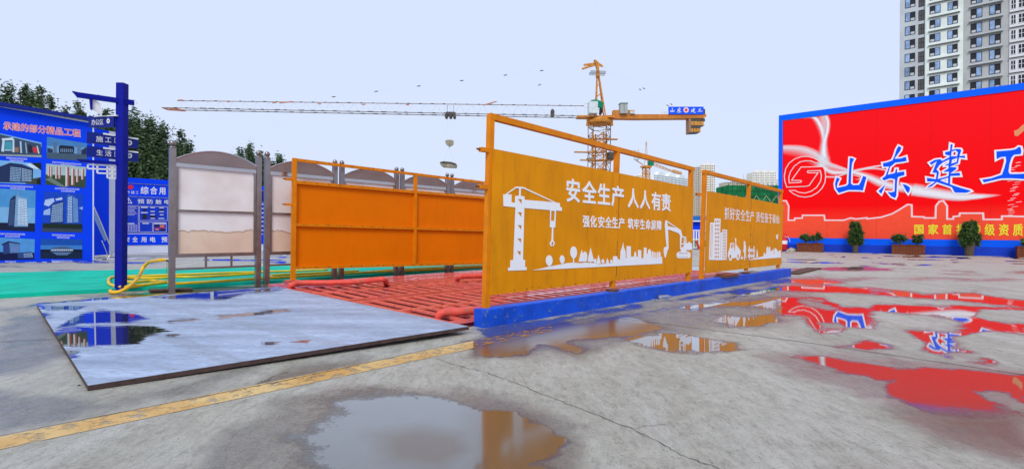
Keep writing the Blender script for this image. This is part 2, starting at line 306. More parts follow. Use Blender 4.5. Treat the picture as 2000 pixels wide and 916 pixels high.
def concrete(name, attrs=True):
    m = bpy.data.materials.new(name); n, l = nt(m); b = n['Principled BSDF']
    g = n.new('ShaderNodeNewGeometry')
    def noise(sc, det=6, ro=.6, vec=None, mp=None):
        x = n.new('ShaderNodeTexNoise'); x.inputs['Scale'].default_value = sc; x.inputs['Detail'].default_value = det; x.inputs['Roughness'].default_value = ro
        if mp:
            q = n.new('ShaderNodeMapping'); q.inputs['Scale'].default_value = mp; q.inputs['Rotation'].default_value = (0, 0, .8); l.new(g.outputs['Position'], q.inputs[0]); l.new(q.outputs[0], x.inputs['Vector'])
        else: l.new(g.outputs['Position'], x.inputs['Vector'])
        return x.outputs['Fac']
    def mr(i, a, c, lo=0, hi=1):
        x = n.new('ShaderNodeMapRange'); x.inputs['From Min'].default_value = a; x.inputs['From Max'].default_value = c
        x.inputs['To Min'].default_value = lo; x.inputs['To Max'].default_value = hi; l.new(i, x.inputs[0]); return x.outputs[0]
    def mixc(f, A, B):
        x = n.new('ShaderNodeMix'); x.data_type = 'RGBA'
        if isinstance(f, float): x.inputs['Factor'].default_value = f
        else: l.new(f, x.inputs['Factor'])
        for k, s_ in (('A', A), ('B', B)):
            if isinstance(s_, tuple): x.inputs[k].default_value = (*s_, 1)
            else: l.new(s_, x.inputs[k])
        return x.outputs['Result']
    def mth(op, a, c):
        x = n.new('ShaderNodeMath'); x.operation = op
        for k, s_ in enumerate((a, c)):
            if isinstance(s_, (int, float)): x.inputs[k].default_value = s_
            else: l.new(s_, x.inputs[k])
        return x.outputs[0]
    c = mixc(mr(noise(.55, 8, .65), .3, .7), (.385, .37, .305), (.53, .515, .43))
    c = mixc(mr(noise(8, 9, .78), .42, .66, 0, .62), c, (.22, .208, .17))
    c = mixc(mr(noise(2.2, 8, .7, mp=(1, .22, 1)), .46, .66, 0, .75), c, (.56, .55, .50))
    c = mixc(mr(noise(14, 8, .8, mp=(1, .3, 1)), .5, .66, 0, .65), c, (.17, .155, .12))
    c = mixc(mr(noise(45, 5, .8), .48, .66, 0, .5), c, (.48, .46, .42))
    c = mixc(mr(noise(70, 4, .7), .56, .66, 0, .6), c, (.13, .115, .09))
    c = mixc(mr(noise(38, 6, .8, mp=(1, .35, 1)), .55, .64, 0, .55), c, (.16, .15, .12))
    c = mixc(mr(noise(24, 3, .5), .66, .72, 0, .5), c, (.10, .09, .07))
    fine = noise(180, 3); med = noise(30, 6, .7)
    if attrs:
        aw = n.new('ShaderNodeAttribute'); aw.attribute_name = 'wet'; ad = n.new('ShaderNodeAttribute'); ad.attribute_name = 'damp'
        edge = mth('ADD', mth('MULTIPLY', mth('SUBTRACT', noise(30, 6, .75), .5), .75), mth('MULTIPLY', mth('SUBTRACT', noise(5, 6, .7), .5), .55))
        wet = mr(mth('ADD', aw.outputs['Fac'], edge), .38, .66)
        wet_s = mr(mth('ADD', aw.outputs['Fac'], edge), .27, .60)
        dmp = mr(mth('ADD', ad.outputs['Fac'], mth('MULTIPLY', mth('SUBTRACT', noise(1.6, 7, .7), .5), .9)), .35, .85)
        cd = mixc(1.0, c, (.17, .165, .15))
        c1 = mixc(mth('MULTIPLY', dmp, .50), c, (.13, .125, .11))
        c2 = mixc(mth('MULTIPLY', wet_s, .80), c1, (.062, .058, .045))
        am = n.new('ShaderNodeAttribute'); am.attribute_name = 'murk_and_reflection'
        c2 = mixc(mth('MULTIPLY', am.outputs['Fac'], .9), c2, (.12, .068, .028))
        l.new(c2, b.inputs['Base Color'])
        r1 = mth('SUBTRACT', mr(noise(3, 6), .3, .7, .45, .75), mth('MULTIPLY', dmp, .36))
        rx = n.new('ShaderNodeMix'); rx.data_type = 'FLOAT'; l.new(wet, rx.inputs[0]); l.new(r1, rx.inputs[2]); am = n.new('ShaderNodeAttribute'); am.attribute_name = 'murk_and_reflection'; l.new(mth('MULTIPLY_ADD', am.outputs['Fac'], .16), rx.inputs[3])
        [q for q in n if q.type == 'MATH' and q.operation == 'MULTIPLY_ADD'][-1].inputs[2].default_value = .012
        l.new(rx.outputs[0], b.inputs['Roughness'])
        bp = n.new('ShaderNodeBump'); bp.inputs['Distance'].default_value = .006
        bp.inputs['Strength'].default_value = .8
        dry = mth('SUBTRACT', 1.0, wet); l.new(mth('MULTIPLY', mth('ADD', fine, mth('MULTIPLY', med, 2.5)), dry), bp.inputs['Height'])
        bp.inputs['Strength'].default_value = .85
        rip = n.new('ShaderNodeBump'); rip.inputs['Distance'].default_value = .0006; rip.inputs['Strength'].default_value = .35
        l.new(noise(9, 2), rip.inputs['Height']); l.new(rip.outputs[0], bp.inputs['Normal'])
        l.new(bp.outputs[0], b.inputs['Normal'])
        b.inputs['IOR'].default_value = 1.5
        b.inputs['Specular IOR Level'].default_value = .5
        l.new(mth('MULTIPLY', wet, mth('SUBTRACT', 1.0, mth('MULTIPLY', am.outputs['Fac'], .72))), b.inputs['Coat Weight']); l.new(rx.outputs[0], b.inputs['Coat Roughness']); b.inputs['Coat IOR'].default_value = 1.85
    else:
        l.new(c, b.inputs['Base Color']); b.inputs['Roughness'].default_value = .75
        bp = n.new('ShaderNodeBump'); bp.inputs['Distance'].default_value = .006; bp.inputs['Strength'].default_value = .5; l.new(med, bp.inputs['Height']); l.new(bp.outputs[0], b.inputs['Normal'])
    MATS[name] = m; return m
CONC = concrete('wet_concrete'); CONC_DRY = concrete('dry_concrete', False)
gm = ground(); gm.materials.append(CONC)
GR = tag(link('ground', gm), kind='structure')
b = MB(); b.add([(-3000, -3000, -.03), (3000, -3000, -.03), (3000, 3000, -.03), (-3000, 3000, -.03)], [(0, 1, 2, 3)])
tag(b.build('terrain', CONC_DRY), kind='structure')
# joints, crack, painted line
def ribbon(pts, w, z, wob=0, seedless=True):
    m = MB(); pts = [V((p.x, p.y, z)) for p in pts]; fine = []
    for p, q in zip(pts, pts[1:]):
        k = max(1, int((q-p).length/.12)); fine += [p.lerp(q, i/k) for i in range(k)]
    fine.append(pts[-1]); L = []; R_ = []
    for i, p in enumerate(fine):
        d = (fine[min(i+1, len(fine)-1)]-fine[max(i-1, 0)]).normalized(); n = V((-d.y, d.x, 0)); ww = w*(.5+random.random()*wob); c = n*random.uniform(-1, 1)*wob*w
        L.append(p+c+n*ww); R_.append(p+c-n*ww)
    N = len(fine); m.add(L+R_, [(i, i+1, N+i+1, N+i) for i in range(N-1)]); return m
JOINT = mat('dark_joint', (.035, .03, .025), .8, var=.3)
tag(ribbon([G(-400, 930), G(0, 852.5), G(570, 741), G(915, 666.5), G(1200, 612)], .0065, .0075, .35).build('expansion_joint', JOINT), kind='structure')
tag(ribbon([G(1210, 621), G(1600, 672.5), G(2000, 732), G(2300, 777)], .010, .004, .3).build('expansion_joint', JOINT), kind='structure')
tag(ribbon([G(-100, 673), G(60, 665), G(110, 663)], .008, .004, .3).build('expansion_joint', JOINT), kind='structure')
def jag(pts, amt):
    out = [pts[0]]
    for p, q in zip(pts, pts[1:]):
        for k in range(1, 7): out.append(p.lerp(q, k/6)+V((random.uniform(-amt, amt), random.uniform(-amt, amt), 0)))
    return out
tag(ribbon(jag([G(1238, 838), G(1262, 832), G(1300, 829)], .008), .0015, .004, .9).build('crack', JOINT), kind='structure')
tag(ribbon(jag([G(*p) for p in [(850, 700), (900, 716), (950, 728), (1000, 745), (1060, 770), (1120, 793), (1170, 812), (1230, 835), (1280, 860), (1320, 883), (1360, 900), (1400, 913), (1440, 935)]], .012), .0026, .0045, .9).build('crack', JOINT), kind='structure')
pm = bpy.data.materials.new('worn_yellow_line_paint'); n, l = nt(pm); b_ = n['Principled BSDF']; g_ = n.new('ShaderNodeNewGeometry')
b_.inputs['Base Color'].default_value = (.66, .42, .13, 1); b_.inputs['Roughness'].default_value = .55
n1 = n.new('ShaderNodeTexNoise'); n1.inputs['Scale'].default_value = 9; n1.inputs['Detail'].default_value = 10; n1.inputs['Roughness'].default_value = .75
l.new(g_.outputs['Position'], n1.inputs['Vector']); mr_ = n.new('ShaderNodeMapRange'); mr_.inputs['From Min'].default_value = .38; mr_.inputs['From Max'].default_value = .5
mr_.inputs['To Max'].default_value = .93
l.new(n1.outputs['Fac'], mr_.inputs[0]); l.new(mr_.outputs[0], b_.inputs['Alpha'])
n4 = n.new('ShaderNodeTexNoise'); n4.inputs['Scale'].default_value = 2; n4.inputs['Detail'].default_value = 6; l.new(g_.outputs['Position'], n4.inputs['Vector'])
cr = n.new('ShaderNodeValToRGB'); cr.color_ramp.elements[0].color = (.60, .33, .08, 1); cr.color_ramp.elements[1].color = (.72, .50, .20, 1); cr.color_ramp.elements[0].position = .35; cr.color_ramp.elements[1].position = .62
l.new(n4.outputs['Fac'], cr.inputs[0]); l.new(cr.outputs[0], b_.inputs['Base Color'])
b = MB(); A0, A1, B0, B1 = G(0, 853.5), G(915, 668), G(0, 878), G(915, 682.5)
b.add([A0+(A0-A1)*.5+V((0, 0, .004)), A1+(A1-A0)*.02+V((0, 0, .004)), B1+(B1-B0)*.02+V((0, 0, .004)), B0+(B0-B1)*.5+V((0, 0, .004))], [(0, 1, 2, 3)])
tag(b.build('yellow_line', pm), kind='structure')
pm2 = pm.copy(); pm2.name = 'faded_line_paint'
for q in pm2.node_tree.nodes:
    if q.type == 'MAP_RANGE': q.inputs['From Min'].default_value = .48; q.inputs['From Max'].default_value = .58; q.inputs['To Max'].default_value = .8
    if q.type == 'VALTORGB': q.color_ramp.elements[0].color = (.36, .15, .03, 1); q.color_ramp.elements[1].color = (.50, .24, .05, 1)
b = MB(); z4_ = V((0, 0, .004)); b.add([A1+(A1-A0)*.021+z4_, A1+(A1-A0)*.40+z4_, B1+(B1-B0)*.40+z4_, B1+(B1-B0)*.021+z4_], [(0, 1, 2, 3)])
tag(b.build('yellow_line', pm2), kind='structure')

# ------------------------------------------------------------------ wheel-wash platform frame of reference
KN, KF = G(944, 641), G(1545, 540); UA = (KF-KN).normalized(); UB = V((-UA.y, UA.x, 0)); KL = (KF-KN).length
def L(a, b_, z=0): return KN+UA*a+UB*b_+V((0, 0, z))
def lbox(m, a0, a1, b0, b1, z0, z1): m.box(L((a0+a1)/2, (b0+b1)/2, (z0+z1)/2), UA*((a1-a0)/2), UB*((b1-b0)/2), V((0, 0, (z1-z0)/2)))
PZ = .10
# kerb: slightly uneven cast block
kb = MB(); N = 60; sec = []
for i in range(N+1):
    a = KL*i/N; j = lambda: random.uniform(-.004, .004)
    sec.append([L(a, j(), 0), L(a, j(), .245), L(a, .016, .26+j()), L(a, .195, .26+j()), L(a, .21, .245), L(a, .21, 0)])
kb.add([p for s_ in sec for p in s_], [(i*6+k, i*6+k+1, i*6+k+7, i*6+k+6) for i in range(N) for k in range(5)]+[(0, 1, 2, 3, 4, 5), tuple(N*6+k for k in (5, 4, 3, 2, 1, 0))])
K_ = tag(kb.build('blue_kerb', BLUE_K, org=KN), 'long low bright blue painted concrete kerb under the two orange sign frames', 'kerb')
# platform
plat = thing('wheel_wash_platform', L(5, 3.5), 'low red painted steel wheel-wash grating platform of bars between kerb and orange frames', 'wheel wash')
b = MB(); lbox(b, -.55, 11.6, .22, 7.0, .005, .062); b.build('base_tray', RED_D, plat)
AR = (-.55, 11.6); lanes = [.26, 1.62, 2.95, 3.30, 4.65, 5.95, 6.95]
for i, bb in enumerate(lanes):
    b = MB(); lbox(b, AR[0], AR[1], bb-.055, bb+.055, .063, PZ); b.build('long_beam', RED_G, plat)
for aa in (AR[0]-.0, AR[1]+.03):
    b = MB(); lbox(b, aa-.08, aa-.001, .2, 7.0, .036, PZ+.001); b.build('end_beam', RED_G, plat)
nlane = [(0, 1), (1, 2), (3, 4), (4, 5), (5, 6)]; rows = 42; meshes = {}
for li, (i, j) in enumerate(nlane):
    w = lanes[j]-lanes[i]-.112; key = round(w, 3)
    for r_ in range(rows):
        a = AR[0]+.14+r_*(AR[1]-AR[0]-.22)/(rows-1); c = L(a, (lanes[i]+lanes[j])/2, PZ-.05)
        if key not in meshes:
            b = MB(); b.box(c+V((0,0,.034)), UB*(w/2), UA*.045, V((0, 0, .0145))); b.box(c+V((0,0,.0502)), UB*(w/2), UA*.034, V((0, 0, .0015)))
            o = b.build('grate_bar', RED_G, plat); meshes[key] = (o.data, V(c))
        else:
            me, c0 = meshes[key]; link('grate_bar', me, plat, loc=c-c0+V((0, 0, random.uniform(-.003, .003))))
def smoothpath(pts, k=6):
    out = []; P_ = [pts[0]]+list(pts)+[pts[-1]]
    for i in range(1, len(P_)-2):
        p0, p1, p2, p3 = P_[i-1:i+3]
        for t in [j/k for j in range(k)]:
            out.append(.5*((2*p1)+(p2-p0)*t+(2*p0-5*p1+4*p2-p3)*t*t+(3*p1-p0-3*p2+p3)*t**3))
    out.append(P_[-2]); return out
def pipe(name, pts, r, m, label, cat, group=None, n=10):
    b = MB(); b.tube(smoothpath(pts), r, n); o = b.build(name, m, org=V((pts[0].x, pts[0].y, 0)), smooth=True); return tag(o, label, cat, group)
rp = mat('red_pipe_paint', (.74, .085, .06), .4, var=.15, scale=6, dirt=.5, dcol=(.5, .2, .15), streak=False, chip=.2, ccol=(.3, .14, .1))
GP = 'red spray pipes lying on the wash platform'
pipe('spray_pipe', [G(566, 562, .10), G(571, 556, .17), G(590, 552.5, .19), G(640, 552, .19), G(700, 550, .22), G(742, 545.5, .30), G(752, 548, .26), G(755, 557, .10)], .062, rp, 'red bent pipe with raised right end, lying in front of the rear orange frame', 'pipe', GP)
pipe('spray_pipe', [G(893, 549, .10), G(896, 541.5, .22), G(910, 539.5, .24), G(960, 538, .24), G(1040, 535, .22), G(1130, 531, .2)], .062, rp, 'red pipe starting just left of the front orange sign, far side of the grating', 'pipe', GP)
pipe('spray_pipe', [G(856, 621, .09), G(862, 612, .16), G(880, 608.5, .18)]+[L(.25, .42, .18), L(1.5, .45, .17), L(3.2, .44, .17), L(5, .46, .16), L(5.2, .46, .10)], .062, rp, 'red dirty pipe whose open bend meets the near end of the blue kerb', 'pipe', GP)
# far ramp slab
b = MB(); lbox(b, 11.65, 13.6, .25, 7.2, .0, .085)
tag(b.build('far_ramp_plate', mat('pale_wet_steel', (.55, .56, .58), .3, metal=.3, var=.12, dirt=.3, streak=False), org=L(12, 3)), 'pale steel ramp plate at the far end of the red grating', 'ramp')
# ------------------------------------------------------------------ near steel ramp plate
PA, PB, PC, PD = G(72, 595, .045), G(172, 753, .045), G(916, 637.5, PZ+.004), G(541, 559.5, PZ+.004)
rp_ = thing('steel_ramp_plate', (PA+PC)/2, 'large wet grey steel ramp plate lying at the near left end of the red grating', 'ramp plate')
pmt = bpy.data.materials.new('wet_steel_plate'); n, l = nt(pmt); bb_ = n['Principled BSDF']
g_ = n.new('ShaderNodeNewGeometry')
def tn(sc, det=6, ro=.6, mp=None):
    x = n.new('ShaderNodeTexNoise'); x.inputs['Scale'].default_value = sc; x.inputs['Detail'].default_value = det; x.inputs['Roughness'].default_value = ro
    if mp:
        q = n.new('ShaderNodeMapping'); q.inputs['Rotation'].default_value = (0, 0, -.76); q.inputs['Scale'].default_value = mp; l.new(g_.outputs['Position'], q.inputs[0]); l.new(q.outputs[0], x.inputs['Vector'])
    else: l.new(g_.outputs['Position'], x.inputs['Vector'])
    return x.outputs['Fac']
def tmr(i, a, c, lo=0, hi=1):
    x = n.new('ShaderNodeMapRange'); x.inputs['From Min'].default_value = a; x.inputs['From Max'].default_value = c; x.inputs['To Min'].default_value = lo; x.inputs['To Max'].default_value = hi; l.new(i, x.inputs[0]); return x.outputs[0]
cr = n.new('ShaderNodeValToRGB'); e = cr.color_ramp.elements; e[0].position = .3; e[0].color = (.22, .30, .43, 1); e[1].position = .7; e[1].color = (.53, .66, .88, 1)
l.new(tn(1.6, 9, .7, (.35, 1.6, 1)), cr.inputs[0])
mxa = n.new('ShaderNodeMix'); mxa.data_type = 'RGBA'; mxa.inputs['B'].default_value = (.17, .15, .15, 1); l.new(cr.outputs[0], mxa.inputs['A']); l.new(tmr(tn(26, 10, .85, (.35, 2.2, 1)), .46, .62, 0, .8), mxa.inputs['Factor'])
def track(p, q, hw):
    d = (q-p).normalized(); nn_ = V((-d.y, d.x, 0)); dt = n.new('ShaderNodeVectorMath'); dt.operation = 'DOT_PRODUCT'; l.new(g_.outputs['Position'], dt.inputs[0]); dt.inputs[1].default_value = nn_
    a_ = n.new('ShaderNodeMath'); a_.operation = 'SUBTRACT'; l.new(dt.outputs['Value'], a_.inputs[0]); a_.inputs[1].default_value = nn_.dot(p)
    c_ = n.new('ShaderNodeMath'); c_.operation = 'ABSOLUTE'; l.new(a_.outputs[0], c_.inputs[0]); return tmr(c_.outputs[0], hw*.8, hw, .5, 0)
last = mxa.outputs['Result']
for (p, q, hw) in ((G(380, 612, .06), G(640, 668, .08), .11), (G(640, 580, .1), G(850, 628, .1), .13), (G(200, 610, .05), G(330, 660, .05), .12)):
    t_ = track(p, q, hw); mt_ = n.new('ShaderNodeMath'); mt_.operation = 'MULTIPLY'; l.new(t_, mt_.inputs[0]); l.new(tmr(tn(18, 8, .8), .4, .6), mt_.inputs[1])
    mq = n.new('ShaderNodeMix'); mq.data_type = 'RGBA'; mq.inputs['B'].default_value = (.22, .24, .27, 1); l.new(last, mq.inputs['A']); l.new(mt_.outputs[0], mq.inputs['Factor']); last = mq.outputs['Result']
aw = n.new('ShaderNodeAttribute'); aw.attribute_name = 'wet'
ad = n.new('ShaderNodeMath'); ad.operation = 'MULTIPLY_ADD'; l.new(tn(9, 6, .65, (.35, 2.2, 1)), ad.inputs[0]); ad.inputs[1].default_value = .9; l.new(aw.outputs['Fac'], ad.inputs[2])
wt = tmr(ad.outputs[0], .90, .99)
mxb = n.new('ShaderNodeMix'); mxb.data_type = 'RGBA'; mxb.inputs['B'].default_value = (.03, .03, .035, 1); l.new(last, mxb.inputs['A']); l.new(wt, mxb.inputs['Factor'])
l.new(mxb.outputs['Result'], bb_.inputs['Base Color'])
rx = n.new('ShaderNodeMix'); rx.data_type = 'FLOAT'; l.new(wt, rx.inputs[0]); l.new(tmr(tn(3, 7, .7, (.4, 2, 1)), .3, .7, .38, .62), rx.inputs[2]); rx.inputs[3].default_value = .02; l.new(rx.outputs[0], bb_.inputs['Roughness'])
mm = n.new('ShaderNodeMix'); mm.data_type = 'FLOAT'; l.new(wt, mm.inputs[0]); mm.inputs[2].default_value = .0; mm.inputs[3].default_value = 0; l.new(mm.outputs[0], bb_.inputs['Metallic'])
bp = n.new('ShaderNodeBump'); bp.inputs['Strength'].default_value = .6; bp.inputs['Distance'].default_value = .012; dd_ = n.new('ShaderNodeMath'); dd_.operation = 'SUBTRACT'; dd_.inputs[0].default_value = 1; l.new(wt, dd_.inputs[1])
ml = n.new('ShaderNodeMath'); ml.operation = 'MULTIPLY'; l.new(dd_.outputs[0], ml.inputs[0]); l.new(tn(22, 8, .8, (.4, 2, 1)), ml.inputs[1]); l.new(ml.outputs[0], bp.inputs['Height']); l.new(bp.outputs[0], bb_.inputs['Normal'])
l.new(wt, bb_.inputs['Coat Weight']); bb_.inputs['Coat Roughness'].default_value = .03; bb_.inputs['Coat IOR'].default_value = 1.5
PWET = [[(112,640),(160,612),(200,607),(262,612),(290,622),(250,630),(150,634)], [(95,655),(130,640),(190,637),(300,636),(330,646),(290,656),(270,672),(180,676),(120,675),(100,665)], [(70,597),(110,598),(165,599),(150,606),(90,606)],
        [(128,684),(148,686),(150,698),(138,700)], [(325,624),(388,621),(388,625),(330,630)], [(428,617),(560,604),(565,607),(500,615),(432,621)], [(328,652),(352,653),(342,658),(330,656)], [(515,669),(545,666),(540,671),(520,674)], [(575,667),(605,666),(600,670)], [(78,610),(100,612),(98,622),(85,620)],
        [(300,580),(450,566),(560,561),(540,568),(480,573),(440,585),(330,583)]]
NX, NY = 260, 150; vs = []; wv = []
U_, T_ = np.meshgrid(np.linspace(0, 1, NX), np.linspace(0, 1, NY))
A_, B_, C_, D_ = [np.array(p) for p in (PA, PB, PC, PD)]
Pm = (A_*(1-U_[..., None])+D_*U_[..., None])*(1-T_[..., None])+(B_*(1-U_[..., None])+C_*U_[..., None])*T_[..., None]
k_ = FOC/Pm[..., 1]; xl = Pm[..., 0]*k_; zl = (Pm[..., 2]-EYE)*k_
PXp = 1000+xl*CR+zl*SR; PYp = HZ-(-xl*SR+zl*CR)
sd = np.full(PXp.shape, -1e3)
for p in PWET: sd = np.maximum(sd, sdist(p, PXp, PYp))
wv = np.clip(.5+sd/26, 0, 1)
me = bpy.data.meshes.new('plate'); idx = np.arange(NX*NY).reshape(NY, NX); f = np.stack([idx[:-1, :-1], idx[1:, :-1], idx[1:, 1:], idx[:-1, 1:]], -1).reshape(-1, 4)
Pm[..., 2] += .0015
me.from_pydata([tuple(p) for p in (Pm.reshape(-1, 3)-np.array(V(rp_['_o'])))], [], f.tolist()); at = me.attributes.new('wet', 'FLOAT', 'POINT'); at.data.foreach_set('value', wv.ravel().astype(np.float32))
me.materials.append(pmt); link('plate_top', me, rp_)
b = MB(); dz = V((0, 0, .042)); b.add([PA, PB, PC, PD, PA-dz, PB-dz, PC-dz, PD-dz], [(0, 1, 2, 3), (4, 7, 6, 5), (0, 4, 5, 1), (1, 5, 6, 2), (2, 6, 7, 3), (3, 7, 4, 0)])
b.build('plate_edge', mat('brown_plate_edge', (.075, .045, .04), .6, var=.35, scale=9, bump=.3, bscale=60), rp_)
for (p, q) in [((255, 738), (262, 737)), ((1208-1000+172, 730), (395, 727)), ((727, 672), (735, 671))]:
    pass
# ------------------------------------------------------------------ orange sign frames on the kerb
FP = Plane(L(0, .105), L(KL, .105))
def sq(P, p, q, w, m, name, parent, dep=None, off=0):
    a, c = P.px(*p, off), P.px(*q, off); b = MB(); b.bar(a, c, w, dep or w, side=P.n if abs((c-a).normalized().z) > .5 else V((0, 0, 1))); return b.build(name, m, parent)
def sign_frame(label, posts, rail, panels, lugs, org):
    t = thing('orange_sign_frame', org, label, 'sign frame', 'orange sign frames on the blue kerb')
    for (p, q) in posts: sq(FP, p, q, .085, ORANGE_FRAME, 'post', t)
    r = sq(FP, rail[0], rail[1], .088, ORANGE_FRAME, 'top_rail', t)
    for poly in panels:
        b = MB(); b.ppx(FP, poly, .046, .056); b.build('board_panel', ORANGE, t)
    for (x, y) in lugs:
        p = FP.px(x, y); b = MB(); b.box(p, UA*.07, UB*.035, V((0, 0, .03))); o = b.build('hinge_lug', ORANGE_FRAME, t)
        b = MB(); b.tube([p-UA*.13, p-UA*.06], .014, 6); b.build('bolt', RUST, o)
    return t
f1 = sign_frame('largest orange sign frame with cut-out tower crane and excavator, standing nearest on the blue kerb',
    [((958.5, 226), (948.5, 602)), ((1205, 297), (1196, 562)), ((1349.5, 331), (1343.5, 550))], ((955, 227.5), (1353, 331)),
    [[(958, 291.5), (1205.4, 339), (1197.6, 548), (951.5, 576)], [(1206.2, 339.2), (1350, 367), (1347, 532), (1198.4, 548)]],
    [(945, 293), (943, 365)], L(0.5, .1, .26))
f2 = sign_frame('smaller-looking orange sign frame with cut-out towers and tipper truck, farther along the blue kerb',
    [((1376, 336), (1369.5, 545)), ((1463, 354), (1457, 529)), ((1525, 373), (1519.5, 524))], ((1373.5, 335.5), (1527, 374)),
    [[(1377, 373.5), (1463.2, 388.5), (1459.8, 523.5), (1372, 533.5)], [(1463.7, 388.6), (1526.5, 400.5), (1522.5, 516.5), (1460.2, 523.4)]],
    [(1364, 380)], L(8, .1, .26))
CO, CT = .0575, .006
z2 = Z(4.579, 970, 340)
line_text(FP, '安全生产人人有责', [(1100, 1128), (1132, 1159), (1162, 1186.5), (1189, 1214), (1221, 1242), (1245, 1264.5), (1267.5, 1286), (1287, 1305)], ((1114, 349.5), (1296, 378.5)), ((1114, 395.8), (1296, 413)), CO, CT, WHITE_CUT, 'cutout_character', f1, .022)
line_text(FP, '强化安全生产筑牢生命屏障', [(1133, 1146), (1147.5, 1160), (1162.5, 1175.5), (1177, 1189), (1190, 1202), (1203, 1215), (1221, 1232), (1233, 1243.5), (1245, 1254.5), (1256, 1265.5), (1267, 1276), (1277.5, 1287)], ((1140, 420.2), (1282, 430.5)), ((1140, 444), (1282, 450)), CO, CT, WHITE_CUT, 'cutout_character', f1, .018)
cut(FP, [z2(c) for c in [
    [(35,185),(55,183),(150,115),(215,120),(510,258),(540,262),(542,296),(558,300),(557,332),(505,328),(499,478),(482,479),(480,590),(496,618),(480,648),(474,640),(486,620),(474,603),(462,620),(470,642),(462,648),(448,620),(466,590),(468,479),(450,476),(452,324),(222,306),(210,762),(230,768),(228,828),(244,830),(242,856),(76,862),(78,836),(96,834),(100,770),(125,765),(142,300),(35,288)],
    [(70,182),(150,128),(175,132),(175,196),(142,198),(140,258),(108,256),(108,187)], [(190,133),(215,133),(480,253),(225,232),(222,202),(190,198)], [(463,330),(493,332),(490,420),(460,418)],
    [(165,225),(198,228),(198,272)], [(162,343),(197,345),(196,388)], [(162,457),(197,459),(195,502)], [(160,575),(194,577),(192,618)], [(156,688),(190,690),(187,732)]]], CO, CT, WHITE_CUT, 'cutout_tower_crane', f1)
cut(FP, [z2([(290,858),(380,842),(440,825),(520,812),(600,795),(660,790),(720,795),(770,790),(850,795),(890,805),(1015,792),(1018,735),(1050,732),(1060,760),(1080,765),(1085,690),(1100,650),(1107,612),(1112,650),(1128,690),(1130,752),(1138,752),(1140,643),(1175,645),(1176,738),(1205,738),(1210,695),(1222,695),(1225,738),(1240,738),(1242,678),(1268,680),(1270,752),(1290,752),(1295,656),(1315,657),(1318,710),(1330,712),(1332,680),(1345,668),(1358,690),(1362,745),(1367,745),(1368,690),(1378,690),(1380,748),(1387,748),(1388,697),(1397,697),(1398,750),(1407,750),(1408,698),(1418,698),(1419,748),(1425,748),(1426,690),(1440,700),(1442,738),(1455,740),(1458,800)])], CO, CT, WHITE_CUT, 'cutout_skyline', f1)
for k, c in enumerate([ell(445, 772, 30, 48), [(441,810),(450,810),(450,832),(441,834)], ell(561, 762, 22, 37), [(557,790),(566,790),(566,806),(557,808)], ell(663, 700, 30, 54), [(658,740),(667,740),(667,795),(658,795)],
      [(735,678),(706,782),(770,782)], ell(765, 738, 20, 46), [(815,658),(785,782),(846,782)], [(812,775),(818,775),(818,795),(812,795)], [(885,722),(866,802),(906,800)], ell(856, 777, 11, 22), ell(925, 779, 12, 20), [(965,750),(950,798),(980,796)], ell(1000, 780, 10, 16)]):
    cut(FP, [z2(c)], CO+.0002*(k+1), CT, WHITE_CUT, 'cutout_tree', f1)
z6 = Z(10.77, 1280, 430)
cut(FP, [z6(c) for c in [[(160,5),(185,10),(395,155),(480,205),(520,345),(592,350),(600,480),(640,480),(650,455),(670,460),(690,485),(718,490),(718,610),(700,625),(600,620),(590,650),(650,665),(685,690),(685,770),(660,798),(420,800),(395,770),(395,700),(430,670),(485,655),(480,620),(465,610),(465,420),(470,340),(440,280),(400,262),(210,195),(215,330),(222,600),(205,620),(165,760),(150,800),(135,760),(118,640),(130,575),(185,550),(165,400),(145,100)],
    [(190,45),(385,165),(205,125)], [(500,368),(545,370),(540,490),(490,490)], [(485,515),(545,515),(545,545),(515,570),(485,565)], [(560,372),(575,372),(578,490),(565,515)], [(440,690),(640,690),(640,700),(440,702)], [(600,622),(690,630),(690,634),(600,632)]]
    + [[(432+26*k, 765), (444+26*k, 765), (442+26*k, 790), (430+26*k, 790)] for k in range(8)]], CO, CT, WHITE_CUT, 'cutout_excavator', f1)
line_text(FP, '抓好安全生产责任重于泰山', [(1410.5, 1419.5), (1421, 1430.5), (1431.5, 1441), (1442, 1451), (1452, 1460), (1460.5, 1468.8), (1472.5, 1480), (1480.8, 1488.2), (1489, 1496), (1497, 1504), (1504.5, 1511), (1511.7, 1518)], ((1415, 404.5), (1515, 419)), ((1415, 429.5), (1515, 438)), CO, CT, WHITE_CUT, 'cutout_character', f2, 0)
z7 = Z(6.7875, 1370, 390)
wins = [[(150+dx-k*.9, 276+k*52), (163+dx-k*.9, 276+k*52), (163+dx-k*.9, 308+k*51.6), (150+dx-k*.9, 308+k*51.6)] for k in range(10) for dx in (0, 21, 43)]
wins += [[(254+dx-k*.8, 412+k*38), (264+dx-k*.8, 412+k*38), (264+dx-k*.8, 437+k*38), (254+dx-k*.8, 437+k*38)] for k in range(10) for dx in (0, 16.5, 33)]
cut(FP, [z7(c) for c in [[(85,305),(142,305),(142,250),(222,255),(215,435),(245,438),(248,395),(308,400),(300,795),(200,800),(65,795)], [(95,330),(101,330),(90,765),(83,765)], [(112,335),(117,335),(107,765),(100,765)], [(224,455),(229,455),(222,770),(217,770)]]+wins], CO, CT, WHITE_CUT, 'cutout_building', f2)
